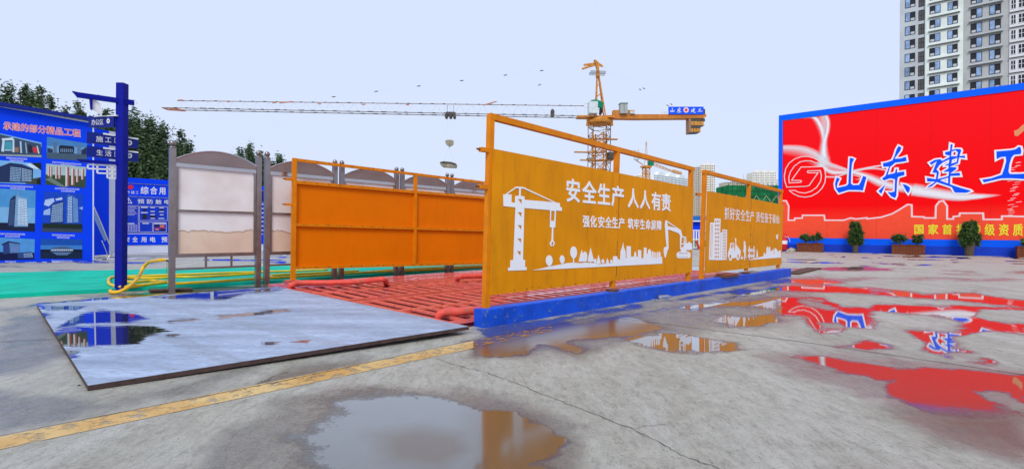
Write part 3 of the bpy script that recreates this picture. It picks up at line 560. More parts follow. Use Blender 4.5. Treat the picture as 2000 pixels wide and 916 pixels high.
cut(FP, [z7(c) for c in [[(355,572),(400,575),(405,690),(412,690),(420,590),(415,508),(430,520),(428,590),(490,680),(485,740),(475,770),(460,800),(440,800),(430,770),(375,775),(365,800),(350,812),(335,800),(328,770),(318,745),(325,690),(345,640)], [(362,588),(375,588),(374,640),(356,640)], [(380,588),(393,590),(392,640),(379,640)], ell(350, 755, 13, 28, 12), ell(455, 750, 11, 26, 12)]], CO, CT, WHITE_CUT, 'cutout_tipper_truck', f2)
for c, nm in [([(541,548),(550,556),(550,578),(556,600),(560,650),(555,720),(568,775),(556,772),(548,730),(543,800),(533,798),(537,720),(533,690),(520,698),(531,640),(532,585),(532,556)], 'cutout_worker'), ([(490,785),(500,752),(508,762),(516,752),(520,786)], 'cutout_rubble'), ([(708,660),(716,712),(720,762),(697,762),(702,712)], 'cutout_cone'), ([(965,470),(990,458),(988,480),(975,485),(985,495),(985,515),(972,530),(962,500)], 'cutout_fragment')]:
    cut(FP, [z7(c)], CO, CT, WHITE_CUT, nm, f2)
st = lambda y0, y1: [[(x, y0), (x+7, y0), (x-3, y1), (x-10, y1)] for x in (608, 624, 640, 656, 672)]
cut(FP, [z7(c) for c in [[(592,650),(600,650),(600,615),(608,615),(608,650),(663,653),(663,615),(671,615),(671,654),(681,655),(679,690),(671,690),(671,725),(679,725),(677,762),(670,762),(670,790),(661,790),(661,763),(607,765),(607,792),(598,792),(598,765),(588,765),(590,725),(599,725),(599,692),(590,692)], [(608,693),(662,691),(662,724),(608,725)]]+st(657, 685)+st(732, 757)], CO, CT, WHITE_CUT, 'cutout_barrier', f2)
cut(FP, [z7([(585,800),(700,770),(795,748),(800,705),(812,705),(815,730),(828,728),(835,650),(845,620),(855,630),(862,700),(866,626),(882,626),(885,710),(895,672),(905,672),(908,705),(918,660),(928,655),(930,720),(938,725),(942,640),(965,650),(975,670),(990,690),(1000,680),(1018,668),(1025,700),(1030,765)])], CO, CT, WHITE_CUT, 'cutout_skyline', f2)
# rusty seam between the two sheets of each board, screws and chipped paint
for (p, q, t) in (((1205.8, 340), (1198, 547), f1), ((1463.4, 389), (1460, 523), f2)):
    pts = [FP.px(p[0]+(q[0]-p[0])*k/24+random.uniform(-.25, .25), p[1]+(q[1]-p[1])*k/24, .0568) for k in range(25)]
    for i0 in range(0, 24, 3):
        if random.random() < .75: b = MB(); b.bar(pts[i0], pts[min(i0+random.randint(1, 3), 24)], random.uniform(.006, .014), .002); b.build('rust_streak', RUST, t)
for (x, y, r_, t) in ((1143, 416, .012, f1), (1199, 414, .014, f1), (1192, 456, .01, f1), (1195, 452, .008, f1), (1194, 466, .008, f1), (1048, 318, .01, f1), (1035, 560, .012, f1), (1120, 552, .01, f1), (1260, 538, .012, f1), (1447, 452, .014, f2), (1500, 506, .01, f2)):
    a, z_ = FP.st(x, y); b = MB(); b.prism(FP, [(a+r_*random.uniform(.6, 1.3)*math.cos(k), z_+r_*random.uniform(.6, 1.4)*math.sin(k)) for k in [i*2*math.pi/7 for i in range(7)]], .0562, .0572); b.build('paint_chip', RUST, t)
for (a0, a1, y0, y1) in ((1000, 1190, 568.5, 550.5), (1215, 1340, 546.5, 534)):
    for k in range(9): x = a0+(a1-a0)*k/8; y = y0+(y1-y0)*k/8-3; p = FP.px(x, y, .0565); b = MB(); b.tube([p, p+FP.n*.006], .009, 6); b.build('screw', RUST, f1)
# foot plates
for (x, y, t) in [(1196, 563, f1), (1457, 530, f2)]:
    p = FP.px(x, y); b = MB(); b.box(V((p.x, p.y, .28)), UA*.1, UB*.08, V((0, 0, .018))); b.build('foot_plate', RUST, t)
# ------------------------------------------------------------------ rear orange frame
BP = Plane(L(0, 7.45), L(5, 7.45))
bf = thing('orange_rear_frame', BP.px(571, 547), 'plain orange sheet-steel frame seen from behind, at the back of the red grating', 'sign frame')
s0 = BP.st(573, 400)[0]; s1 = BP.st(810, 400)[0]; s2 = s1+(s1-s0)*1.0
def ln(p, q): (a, z), (c, y) = BP.st(*p), BP.st(*q); return lambda s: z+(y-z)*(s-a)/(c-a)
TR, UR, MR, BR = ln((576, 312.5), (946, 357)), ln((579, 356), (946, 386.5)), ln((577.7, 439), (944.6, 450.4)), ln((576, 523), (943, 514))
for s_, zt in ((s0, TR(s0)), (s1, TR(s1)), (s2, TR(s2))):
    b = MB(); b.bar(BP.pt(s_, PZ if s_ != s1 else BR(s1)), BP.pt(s_+.02, zt+.04), .10 if s_ == s0 else .085, .085, side=BP.n); b.build('post', ORANGE_FRAME, bf)
for fn_, w, nm in ((TR, .075, 'top_rail'), (UR, .085, 'upper_rail'), (MR, .075, 'middle_rail'), (BR, .075, 'bottom_rail')):
    b = MB(); b.bar(BP.pt(s0+.04, fn_(s0)), BP.pt(s2, fn_(s2)), .068, w, side=V((0, 0, 1))); o = b.build(nm, ORANGE_FRAME, bf)
    b = MB()
    for k in range(22):
        ss = s0+.25+(s2-s0-.4)*k/21; b.tube([BP.pt(ss, fn_(ss)+.012, .034), BP.pt(ss, fn_(ss)+.012, .046)], .011, 6)
    tag(b.build('screw_heads', RUST, o), kind='stuff')
for (a, c) in ((s0, s1), (s1, s2)):
    for (lo, hi) in ((BR, MR), (MR, UR)):
        b = MB(); b.prism(BP, [(a+.02, lo(a+.02)), (c-.02, lo(c-.02)), (c-.02, hi(c-.02)), (a+.02, hi(a+.02))], -.05, -.04); b.build('sheet_panel', ORANGE_DEEP, bf)
for (x, y) in ((565, 350.5), (564, 399.6)):
    p = BP.px(x, y); b = MB(); b.box(p, UA*.09, UB*.03, V((0, 0, .03))); o = b.build('hinge_lug', ORANGE_FRAME, bf)
    b = MB(); b.tube([p-UA*.15, p-UA*.08], .015, 6); b.build('bolt', RUST, o)
p = BP.px(571, 547); b = MB(); b.box(V((p.x, p.y, .06)), UA*.16, UB*.14, V((0, 0, .05))); b.build('foot_plate', rp, bf)

# ------------------------------------------------------------------ stainless display boards
SP = Plane(V((-7.4, 10.8, 0)), V((-1.9, 16.75, 0)))
panm = bpy.data.materials.new('stained_cream_panel'); n, l = nt(panm); bq = n['Principled BSDF']; tc = n.new('ShaderNodeTexCoord'); oi = n.new('ShaderNodeObjectInfo')
sep = n.new('ShaderNodeSeparateXYZ'); l.new(tc.outputs['Object'], sep.inputs[0])
off_ = n.new('ShaderNodeVectorMath'); off_.operation = 'ADD'; cb_ = n.new('ShaderNodeCombineXYZ'); m9 = n.new('ShaderNodeMath'); m9.operation = 'MULTIPLY'; m9.inputs[1].default_value = 17; l.new(oi.outputs['Random'], m9.inputs[0]); l.new(m9.outputs[0], cb_.inputs[0]); l.new(tc.outputs['Object'], off_.inputs[0]); l.new(cb_.outputs[0], off_.inputs[1])
nA = n.new('ShaderNodeTexNoise'); nA.inputs['Scale'].default_value = 3.2; nA.inputs['Detail'].default_value = 7; nA.inputs['Roughness'].default_value = .65
mpA = n.new('ShaderNodeMapping'); mpA.inputs['Scale'].default_value = (1, 1, .25); l.new(off_.outputs[0], mpA.inputs[0]); l.new(mpA.outputs[0], nA.inputs['Vector'])
def M2(op, a, c):
    x = n.new('ShaderNodeMath'); x.operation = op
    for k, s_ in enumerate((a, c)):
        if isinstance(s_, (int, float)): x.inputs[k].default_value = s_
        else: l.new(s_, x.inputs[k])
    return x.outputs[0]
hgt = M2('SUBTRACT', sep.outputs['Z'], M2('MULTIPLY', M2('SUBTRACT', nA.outputs['Fac'], .5), .35))
def MRn(i, a, c, lo=0, hi=1):
    x = n.new('ShaderNodeMapRange'); x.inputs['From Min'].default_value = a; x.inputs['From Max'].default_value = c; x.inputs['To Min'].default_value = lo; x.inputs['To Max'].default_value = hi; l.new(i, x.inputs[0]); return x.outputs[0]
STZ = SP.st(420, 452)[1]
low = MRn(hgt, STZ-.006, STZ+.006, 1, 0); edge_ = M2('MULTIPLY', MRn(M2('ABSOLUTE', M2('SUBTRACT', hgt, STZ), 0), 0, .03, 1, 0), 1)
cA = n.new('ShaderNodeMix'); cA.data_type = 'RGBA'; cA.inputs['A'].default_value = (.90, .855, .82, 1); cA.inputs['B'].default_value = (.84, .64, .48, 1); l.new(low, cA.inputs['Factor'])
cB = n.new('ShaderNodeMix'); cB.data_type = 'RGBA'; cB.inputs['B'].default_value = (.36, .17, .05, 1); l.new(cA.outputs['Result'], cB.inputs['A']); l.new(M2('MULTIPLY', edge_, .75), cB.inputs['Factor'])
nB = n.new('ShaderNodeTexNoise'); nB.inputs['Scale'].default_value = 1.2; nB.inputs['Detail'].default_value = 6; l.new(off_.outputs[0], nB.inputs['Vector'])
cC = n.new('ShaderNodeMix'); cC.data_type = 'RGBA'; cC.blend_type = 'MULTIPLY'; cC.inputs['B'].default_value = (.86, .80, .75, 1); l.new(cB.outputs['Result'], cC.inputs['A']); l.new(MRn(nB.outputs['Fac'], .4, .65), cC.inputs['Factor']); l.new(cC.outputs['Result'], bq.inputs['Base Color']); bq.inputs['Roughness'].default_value = .5
o0 = SP.pt(0, 0)
sA, sB = SP.st(337, 300)[0], SP.st(505, 320)[0]; sC = SP.st(522, 320)[0]
MOD = (SP.st(890, 345)[0]-sA)/3.9 if False else sC-sA
HT = 3.22
def zat(x, y): return SP.st(x, y)[1]
board_labels = ['leftmost stainless notice board, blank cream face with brown tide mark, whole in view', 'second stainless notice board from the left, half hidden by the rear orange frame', 'third stainless notice board from the left, only its arched top showing over the orange frame', 'fourth stainless notice board from the left, arched top over the orange frame', 'fifth stainless notice board, arch partly behind the front orange sign']
def notice_board():
    t = thing('notice_board', SP.pt(sA, 0), board_labels[0], 'notice board', 'row of stainless notice boards')
    w = sB-sA
    for k, ss in enumerate((sA, sB)):
        top = zat(338, 287)-.03
        b = MB(); b.bar(SP.pt(ss, 0), SP.pt(ss, top), .115, .115, side=SP.n); p = b.build('post', STEEL, t)
        b = MB(); b.lathe(SP.pt(ss, top), [(.075, 0), (.075, .02), (.045, .03), (.045, .05)], 14); b.ball(SP.pt(ss, top+.105), .066); b.build('finial_ball', STEEL, p, smooth=True)
    a, c = sA+.06, sB-.06
    zt, zb, zm = zat(345, 321)-.0, zat(343, 498), zat(345, 410)
    zt = .5*(zat(345, 321)+zat(503, 337)); zb = .5*(zat(343, 498)+zat(497, 497)); zm = .5*(zat(345, 410)+zat(497, 417))
    for z_, h, m_, nm in ((zt, .09, STEEL_LT, 'upper_frame_rail'), (zb, .08, STEEL, 'lower_frame_rail'), (zat(339, 526), .045, STEEL, 'bottom_tie_rail')):
        b = MB(); b.bar(SP.pt(a, z_), SP.pt(c, z_), .07, h, side=V((0, 0, 1))); b.build(nm, m_, t)
    b = MB(); b.bar(SP.pt(a, zm, .02), SP.pt(c, zm, .02), .04, .045, side=V((0, 0, 1))); b.build('middle_rail', STEEL, t)
    for ss in (a+.025, c-.025):
        b = MB(); b.bar(SP.pt(ss, zb+.04), SP.pt(ss, zt-.045), .05, .06, side=SP.n); b.build('side_rail', STEEL, t)
    for f_ in (.36, .68):
        ss = a+(c-a)*f_; b = MB(); b.bar(SP.pt(ss, zat(339, 526)+.023), SP.pt(ss, zb-.041), .04, .04, side=SP.n); b.build('short_strut', STEEL, t)
    b = MB(); b.prism(SP, [(a+.05, zb+.041), (c-.05, zb+.041), (c-.05, zt-.046), (a+.05, zt-.046)], -.02, .0); o = b.build('display_panel', panm, t)
    H = zat(413, 297)-zt-.05; arc = [(a+(c-a)*k/20, zt+.046+.07+(H-.07)*(1-(2*k/20-1)**2)) for k in range(21)]
    b = MB(); b.prism(SP, [(a, zt+.046)]+arc+[(c, zt+.046)], -.05, .05); b.build('arched_canopy', mat('brown_grey_canopy', (.27, .21, .20), .35, metal=.3, var=.12, scale=3), t)
    b = MB(); b.tube([SP.pt(s_, z_+.012, .04) for s_, z_ in arc], .02, 6); b.build('arch_trim', STEEL_LT, t)
    return t
def copy_tree(o, parent=None, off=V((0, 0, 0))):
    c = o.copy(); COL.objects.link(c)
    if parent is not None: c.parent = parent
    else: c.location = o.location+off
    for ch in [x for x in bpy.data.objects if x.parent == o and x is not c]: copy_tree(ch, c)
    return c
nb = notice_board()
for k in range(1, 6):
    c = copy_tree(nb, None, SP.u*(MOD*k)); c['label'] = board_labels[min(k, 4)]
    if k == 5: c['label'] = 'last stainless notice board in the row, hidden behind the front orange sign'
# ------------------------------------------------------------------ turf strip, drain, hoses
turf = thing('turf_strip', G(300, 545), 'bright green turf-covered raised strip running behind the notice boards', 'turf strip')
# near edge and far edge as straight lines in the yard
n0, n1_ = G(0, 583, .0), G(500, 556, .0); f0, f1_ = G(0, 533.5, .07), G(570, 519.5, .07)
def ext(p, q, t): return p+(q-p)*t
nA0, nA1 = ext(n0, n1_, -.5), ext(n0, n1_, 1.0)
# second part follows the row of boards
m1 = SP.pt(SP.st(522, 560)[0]+.2, 0, -.22); m2 = SP.pt(14.5, 0, -.30); q1 = G(950, 513, .07); q2 = ext(f0, f1_, 1.9)
poly = [ext(n0, n1_, -.5), n0, n1_, m1, m2, q1+(m2-m1)*.35, q1, f1_, f0, ext(f0, f1_, -.5)]
b = MB(); n_ = len(poly); top = [V((p.x, p.y, .085)) for p in poly]; bot = [V((p.x, p.y, 0)) for p in poly]
b.add(top+bot, [tuple(range(n_))]+[(i, (i+1) % n_, n_+(i+1) % n_, n_+i) for i in range(n_)]); b.build('turf_cover', TURF, turf)
seam = mat('turf_seam', (.0, .32, .22), .8)
for k in (.25, .5, .75):
    pts = [ext(n0, n1_, -.4).lerp(ext(f0, f1_, -.4), k), n1_.lerp(f1_, k)]; b = ribbon(pts, .018, .089, .2); b.build('seam', seam, turf)
dr = thing('drain_channel', G(420, 562), 'dark drainage channel with bar grating between turf and steel plate', 'drain')
d0, d1, d2, d3 = G(298, 561), G(575, 552), G(575, 558), G(292, 569)
b = MB(); ds = [d0, d1, d2, d3]
e1 = L(12, 7.05); e2 = L(12, 7.4)
b.add([V((p.x, p.y, .006)) for p in [G(298, 562), SP.pt(2.0, 0, .25), SP.pt(12, 0, .25), e1, L(-.3, 7.05), G(500, 566), G(292, 571)]], [(0, 1, 2, 3, 4, 5, 6)]); b.build('channel_bed', mat('dark_wet_channel', (.03, .025, .02), .2, var=.4, scale=5), dr)
for k in range(26):
    p = G(296+k*3.2, 570.5-k*.12); q = p+UB*.36; b = MB(); b.bar(V((p.x, p.y, .025)), V((q.x, q.y, .025)), .022, .03); b.build('grate_bar', mat('rusty_drain_bar', (.10, .06, .04), .6, var=.3), dr)
HG = 'yellow hoses lying over the green turf'
def hp(lst): return [G(x, y, z) for x, y, z in lst]
pipe('hose', hp([(326,507,.70),(310,508.5,.68),(292,512,.60),(281,521,.48),(274,535,.34),(264,549,.22),(250,561,.13),(235,569,.06),(221,571,.04),(216,567.5,.04),(226,563,.06),(250,560,.11),(285,556,.12),(330,550,.12)]), .038, HOSE, 'thick orange-yellow hose rising from the ground by the signpost to the first notice board post', 'hose', HG)
pipe('hose', hp([(345,554,.115),(300,548,.115),(262,551,.115),(244,548,.12),(250,543.5,.12),(300,543,.115),(345,541,.115),(400,540,.115),(505,534,.115)]), .034, HOSE, 'yellow hose making a loop on the turf right of the blue signpost', 'hose', HG)
pipe('hose', hp([(330,554.5,.115),(400,551,.115),(500,544.5,.115),(560,541.5,.115),(700,533,.115),(780,526.5,.115),(880,522,.115),(960,518.5,.115)]), .034, HOSE, 'lowest yellow hose running the full length of the turf strip', 'hose', HG)
pipe('hose', hp([(236,560,.12),(217,556,.12),(212,549,.12),(219,541,.12),(260,539.5,.115),(345,536.5,.115),(440,533,.115),(540,530,.115),(640,526.5,.115)]), .03, HOSE, 'thin yellow hose bending left of the blue signpost, farthest across the turf', 'hose', HG)
pipe('hose', hp([(700,529,.115),(600,534,.115),(540,537,.115),(528,539.5,.115),(545,541.5,.115),(620,537,.115),(720,532,.12),(800,528.5,.12),(950,521,.12)]), .032, HOSE, 'yellow hose folded back on itself beneath the rear orange frame', 'hose', HG)
b = MB(); b.tube(hp([(324,507,.70), (331,506,.71)]), .05, 10); b.tube(hp([(331,506,.71), (334,506,.71)]), .06, 10); b.tube(hp([(326,509,.66), (326,520,.5), (325,535,.3)]), .006, 5)
tag(b.build('hose_coupling', STEEL_LT, org=G(327, 570)), 'silver coupling joining the orange hose to the first notice board post', 'coupling')

# ------------------------------------------------------------------ signpost
sp0 = G(236, 570); GPn = Plane(sp0, sp0+UA); XP = Plane(sp0, sp0+V((1, .02, 0)))
z3 = Z(4.58, 130, 150)
sp = thing('signpost', sp0, 'tall blue signpost with crossbeam and three arrow blades beside the turf', 'signpost')
b = MB(); b.bar(sp0, sp0+V((0, 0, GPn.st(235, 163)[1])), .155, .155, side=V((0, 1, 0))); b.build('post', BLUE_M, sp)
b = MB(); b.ppx(GPn, z3([(50,132),(100,143),(603,215),(605,257),(450,235),(95,185),(75,160)]), -.05, .05); b.build('crossbeam', BLUE_M, sp)
b = MB(); b.ppx(GPn, z3([(284,170),(288,155),(292,170)]), -.01, .01); b.build('finial', BLUE_M, sp)
b = MB(); b.ppx(GPn, z3([(205,188),(232,185),(232,296),(214,283)]), -.12, .03); hs = b.build('hanging_plate_side', BLUE_M, sp)
b = MB(); b.ppx(GPn, z3([(232,190),(305,243),(318,342),(232,292)]), -.03, .0); b.build('hanging_plate', WHITE, hs)
b = MB(); b.ppx(XP, z3([(235,365),(465,362),(460,460),(240,465)]), .08, .12); bl = b.build('sign_blade', NAVY, sp)
b = MB(); b.ppx(XP, z3([(285,366),(490,355),(490,364),(285,374)]), .07, .13); b.build('blade_cap', WHITE, bl)
line_text(XP, '办公区', [(188, 195.5), (195.5, 203), (203.5, 211)], ((188, 235.5), (211, 235)), ((188, 248), (211, 246.5)), .121, .004, WHITE, 'character', bl, 0)
def arrow_disc(P, c, rx, ry, off, parent):
    b = MB(); b.ppx(P, z3(ell(c[0], c[1], rx, ry)), off, off+.004); d = b.build('arrow_disc', WHITE, parent)
    x, y = c; s_ = rx*.6; sy = ry*.6
    b = MB()
    for pl in ([(x-s_, y-2), (x+s_*.5, y-2), (x+s_*.5, y+2), (x-s_, y+2)], [(x-s_*.1, y-sy), (x+s_, y), (x+s_*.6, y+1), (x-s_*.35, y-sy*.8)], [(x-s_*.1, y+sy), (x+s_, y), (x+s_*.6, y-1), (x-s_*.35, y+sy*.8)]): b.ppx(P, z3(pl), off+.0045, off+.006)
    b.build('arrow', NAVY, d)
arrow_disc(XP, (413, 408), 14, 22, .121, bl)
for (pl, cap, txt, sp_, tp, bt, disc) in (([(182,485),(646,552),(643,641),(180,590)], [(330,500),(646,549),(646,562),(330,514)], '施工区', ((265, 330), (345, 405), (428, 480)), (265, 524, 480, 545), (265, 580, 480, 598), (565, 590)),
                         ([(183,612),(646,671),(643,760),(180,710)], [(330,628),(646,669),(646,682),(330,642)], '生活区', ((268, 328), (345, 405), (428, 480)), (265, 647, 480, 668), (265, 700, 480, 722), (565, 705))):
    b = MB(); b.ppx(GPn, z3(pl), -.10, -.06); bl = b.build('sign_blade', NAVY, sp)
    b = MB(); b.ppx(GPn, z3(cap), -.11, -.05); b.build('blade_cap', WHITE, bl)
    f_ = lambda x, y: z3([(x, y)])[0]
    line_text(GPn, txt, [(f_(a, 0)[0], f_(c, 0)[0]) for a, c in sp_], (f_(tp[0], tp[1]), f_(tp[2], tp[3])), (f_(bt[0], bt[1]), f_(bt[2], bt[3])), -.059, .004, WHITE, 'character', bl, .004)
    arrow_disc(GPn, disc, 25, 24, -.059, bl)
b = MB(); b.ppx(GPn, z3([(88,738),(455,762),(455,788),(120,765)]), -.05, .05); b.build('lower_beam', BLUE_M, sp)
b = MB()
for p, q in (((190,785),(450,798)), ((190,822),(450,832)), ((275,862),(450,870)), ((365,905),(450,912)), ((190,785),(190,822)), ((275,788),(275,862)), ((365,793),(365,905)), ((408,796),(408,905)), ((446,797),(446,912))):
    (a, c) = z3([p, q]); b.bar(GPn.px(*a), GPn.px(*c), .03, .032, side=GPn.n)
b.build('lattice_bracket', WHITE, sp)
# ------------------------------------------------------------------ left billboard with photo prints
LB = Plane(G(0, 514), G(183, 510)); zl2 = Z(3.054, 0, 220)
bb = thing('project_billboard', G(90, 512), 'tall bright blue billboard with eight building photos and a red title, at far left', 'billboard')
b = MB(); b.ppx(LB, [(-160, 178), (183.5, 241), (183.5, 509.5), (-160, 516.5)], -.12, 0); b.build('panel', BLUE_P, bb)
b = MB(); b.ppx(LB, [(-160, 169), (0, 201), (195, 234.5), (195, 240), (0, 208.5), (-160, 177)], -.2, .25); b.build('top_cap', NAVY, bb)
b = MB(); b.ppx(LB, [(-160, 177.5), (183.5, 239.5), (183.5, 242), (-160, 180.5)], .001, .012); b.build('white_trim', WHITE, bb)
b = MB(); b.ppx(LB, [(180.8, 243), (183.5, 243), (183.5, 509), (180.8, 509)], .001, .02); b.build('edge_trim', PALE, bb)
sps = even(6, 158, 9, .95)
TT, TB = ((6, 237.5), (158, 253.5)), ((6, 253.5), (158, 268.5))
line_text(LB, '承建的部分精品工程', sps, TT, TB, .002, .003, mat('pink_white_outline', (.85, .68, .72), .5), 'title_outline', bb, .042)
line_text(LB, '承建的部分精品工程', sps, TT, TB, .0075, .002, mat('red_title', (.75, .04, .05), .5), 'title_character', bb, 0)
def C(r, g, b_): f = lambda v: ((v/255)**2.2); return (f(r), f(g), f(b_))
prn = {}
def pm_(c):
    if c not in prn: prn[c] = mat('print_%d_%d_%d' % c, C(*c), .35, var=.10, scale=5)
    return prn[c]
def photo(outline, layers):
    ms = []; b = MB(); b.mi = 0; ms.append(pm_(outline[0])); b.ppx(LB, zl2(outline[1]), .002, .006)
    for k, (c, pl) in enumerate(layers):
        m_ = pm_(c)
        if m_ not in ms: ms.append(m_)
        b.mi = ms.index(m_); b.flatpx(LB, zl2(pl), .0068+.0008*k)
    return b.build('photo_print', ms, bb)
def grid(c, q, nx, ny, fx=.6, fy=.6):        # window cells inside a quad TL,TR,BR,BL
    out = []; P_ = [np.array(p, float) for p in q]
    B = lambda u, v: tuple((P_[0]*(1-u)+P_[1]*u)*(1-v)+(P_[3]*(1-u)+P_[2]*u)*v)
    for i in range(nx):
        for j in range(ny):
            u0, v0 = (i+(1-fx)/2)/nx, (j+(1-fy)/2)/ny; u1, v1 = u0+fx/nx, v0+fy/ny
            out.append((c, [B(u0, v0), B(u1, v0), B(u1, v1), B(u0, v1)]))
    return out
def flatlayers(lst):                          # cells that do not overlap share one layer
    return lst
def photo2(outline, groups):
    ms = [pm_(outline[0])]; b = MB(); b.ppx(LB, zl2(outline[1]), .002, .006)
    for k, g in enumerate(groups):
        for (c, pl) in (g if isinstance(g, list) else [g]):
            m_ = pm_(c)
            if m_ not in ms: ms.append(m_)
            b.mi = ms.index(m_); b.flatpx(LB, zl2(pl), .0068+.0012*k)
    return b.build('photo_print', ms, bb)
photo2(((20, 55, 150), [(-60,112),(248,180),(248,268),(-60,255)]), [((120,170,215), [(-60,112),(0,125),(248,180),(248,205),(-60,150)]), ((60,75,100), [(-60,135),(0,130),(245,190),(245,265),(-60,250)]), ((150,160,165), [(-60,248),(248,255),(248,268),(-60,255)]),
    ((200,220,235), [(10,155),(80,150),(80,165),(14,168)]), [((190,215,235), [(15,168),(28,168),(25,235),(8,232)]), ((70,150,170), [(30,175),(72,172),(72,222),(30,222)]), ((190,215,235), [(75,165),(86,160),(86,238),(75,238)]), ((150,110,80), [(88,208),(112,208),(112,236),(88,236)]), ((170,200,225), [(118,172),(128,172),(132,242),(122,242)]), ((150,180,210), [(150,180),(156,180),(163,244),(156,244)]), ((40,40,60), [(165,190),(188,195),(195,240),(170,240)]), ((220,45,55), [(195,210),(215,207),(225,240),(203,240)]), ((190,210,225), [(218,198),(225,200),(236,246),(228,246)])], [((190,215,235), [(30,222),(75,224),(75,228),(30,228)])]])
photo2(((70,125,185), [(280,145),(520,185),(518,290),(278,275)]), [((110,160,205), [(280,200),(520,210),(520,250),(280,245)]), ((70,90,110), [(278,238),(518,248),(518,290),(278,275)]), ((30,40,60), [(350,205),(362,195),(436,202),(444,212),(440,246),(352,243)]), [((40,55,90), [(282,210),(315,220),(315,240),(282,238)]), ((90,110,140), [(318,178),(338,175),(340,240),(320,240)]), ((90,120,160), [(460,195),(484,198),(484,250),(460,250)]), ((40,50,75), [(486,225),(518,205),(518,250),(486,250)])]]+[grid((110,140,170), [(358,214),(436,217),(436,240),(358,238)], 7, 1, .5, .9)])
photo2(((120,175,225), [(-60,280),(245,305),(243,430),(-60,418)]), [((205,220,235), [(150,305),(245,308),(243,340),(200,335)]), ((35,50,90), [(-60,330),(0,322),(60,300),(130,308),(198,335),(195,420),(-60,415)]), ((60,70,60), [(195,395),(243,385),(243,430),(150,425)]), grid((150,185,220), [(62,322),(128,330),(122,415),(58,410)], 8, 9, .75, .6), grid((165,195,225), [(130,330),(190,345),(188,412),(128,412)], 7, 8, .75, .6), ((25,40,30), [(185,302),(245,300),(245,345),(225,330)]), ((20,35,30), [(222,400),(243,390),(243,430),(218,425)])])
bl_ = []
for (x, w, y0, y1) in ((285,12,318,380),(300,12,322,385),(330,14,322,395),(350,12,322,395),(390,22,325,440),(425,20,335,432),(455,14,335,415),(485,16,335,400)):
    bl_ += [((205,205,205), [(x, y0), (x+w*.55, y0), (x+w*.5, y1), (x, y1)]), ((165,80,70), [(x+w*.55, y0), (x+w, y0+3), (x+w, y1), (x+w*.5, y1)])]
photo2(((165,185,190), [(275,305),(515,325),(508,450),(272,430)]), [((55,75,55), [(272,370),(512,380),(508,450),(272,430)]), ((110,125,115), [(272,400),(300,385),(400,448),(350,440)]), bl_])
photo2(((75,145,205), [(-60,450),(213,465),(208,710),(-60,698)]), [((120,175,220), [(-60,560),(210,570),(209,660),(-60,660)]), ((25,35,60), [(-60,655),(208,660),(208,710),(-60,698)]), ((35,50,90), [(60,520),(78,500),(95,495),(105,680),(45,680)]), ((120,160,200), [(95,495),(160,510),(168,680),(85,680)]), grid((210,225,240), [(108,510),(160,520),(167,672),(104,672)], 3, 16, .9, .5), grid((85,115,165), [(64,525),(88,515),(82,670),(50,672)], 3, 14, .7, .5), ((150,175,200), [(108,465),(111,465),(111,500),(108,500)])])
photo2(((20,70,190), [(263,470),(495,485),(490,715),(250,710)]), [[((170,195,235), [(270,520),(320,510),(325,530),(290,560),(262,550)]), ((150,180,230), [(262,585),(300,570),(300,610),(258,610)]), ((190,205,235), [(330,515),(370,505),(372,520),(335,525)]), ((150,180,230), [(470,570),(494,560),(493,580)])], ((30,45,40), [(256,660),(491,665),(491,700),(252,690)]), ((60,70,90), [(252,688),(491,695),(490,715),(250,710)]), ((35,60,120), [(308,545),(380,525),(378,660),(298,662)]), ((60,100,175), [(398,510),(405,485),(440,500),(465,515),(470,658),(396,662)]), grid((165,200,235), [(312,552),(376,535),(374,652),(302,655)], 7, 10, .85, .5), grid((185,215,245), [(405,505),(430,498),(432,655),(402,655)], 2, 16, .85, .5), grid((150,190,235), [(436,505),(463,518),(467,652),(438,655)], 4, 12, .6, .6)])
photo2(((80,150,215), [(-60,742),(208,755),(205,875),(-60,883)]), [((15,25,70), [(-60,830),(205,835),(205,875),(-60,883)]), ((45,65,125), [(18,785),(55,768),(60,838),(20,845)]), ((90,125,180), [(55,768),(118,780),(118,835),(60,838)]), ((30,40,70), [(8,785),(50,766),(120,778),(120,784),(52,774),(12,792)]), ((50,75,130), [(105,835),(190,830),(200,868),(108,868)]), grid((150,180,220), [(140,840),(192,834),(198,862),(142,864)], 6, 3, .7, .6), grid((120,150,200), [(64,786),(114,790),(114,830),(66,832)], 6, 6, .5, .5)])
photo2(((25,80,170), [(243,752),(492,757),(490,872),(240,870)]), [((60,125,200), [(242,790),(491,792),(491,822),(241,820)]), ((20,40,70), [(241,822),(491,824),(490,872),(240,870)]), ((10,20,35), [(241,816),(491,816),(491,828),(241,828)]), ((70,95,130), [(300,818),(312,806),(355,800),(400,800),(432,810),(440,826),(300,828)]), grid((205,220,235), [(306,814),(434,814),(436,825),(304,825)], 12, 1, .6, .8), ((90,120,160), [(310,832),(430,832),(400,850),(340,850)])])
capm = mat('caption_print', (.75, .78, .9), .5)
b = MB()
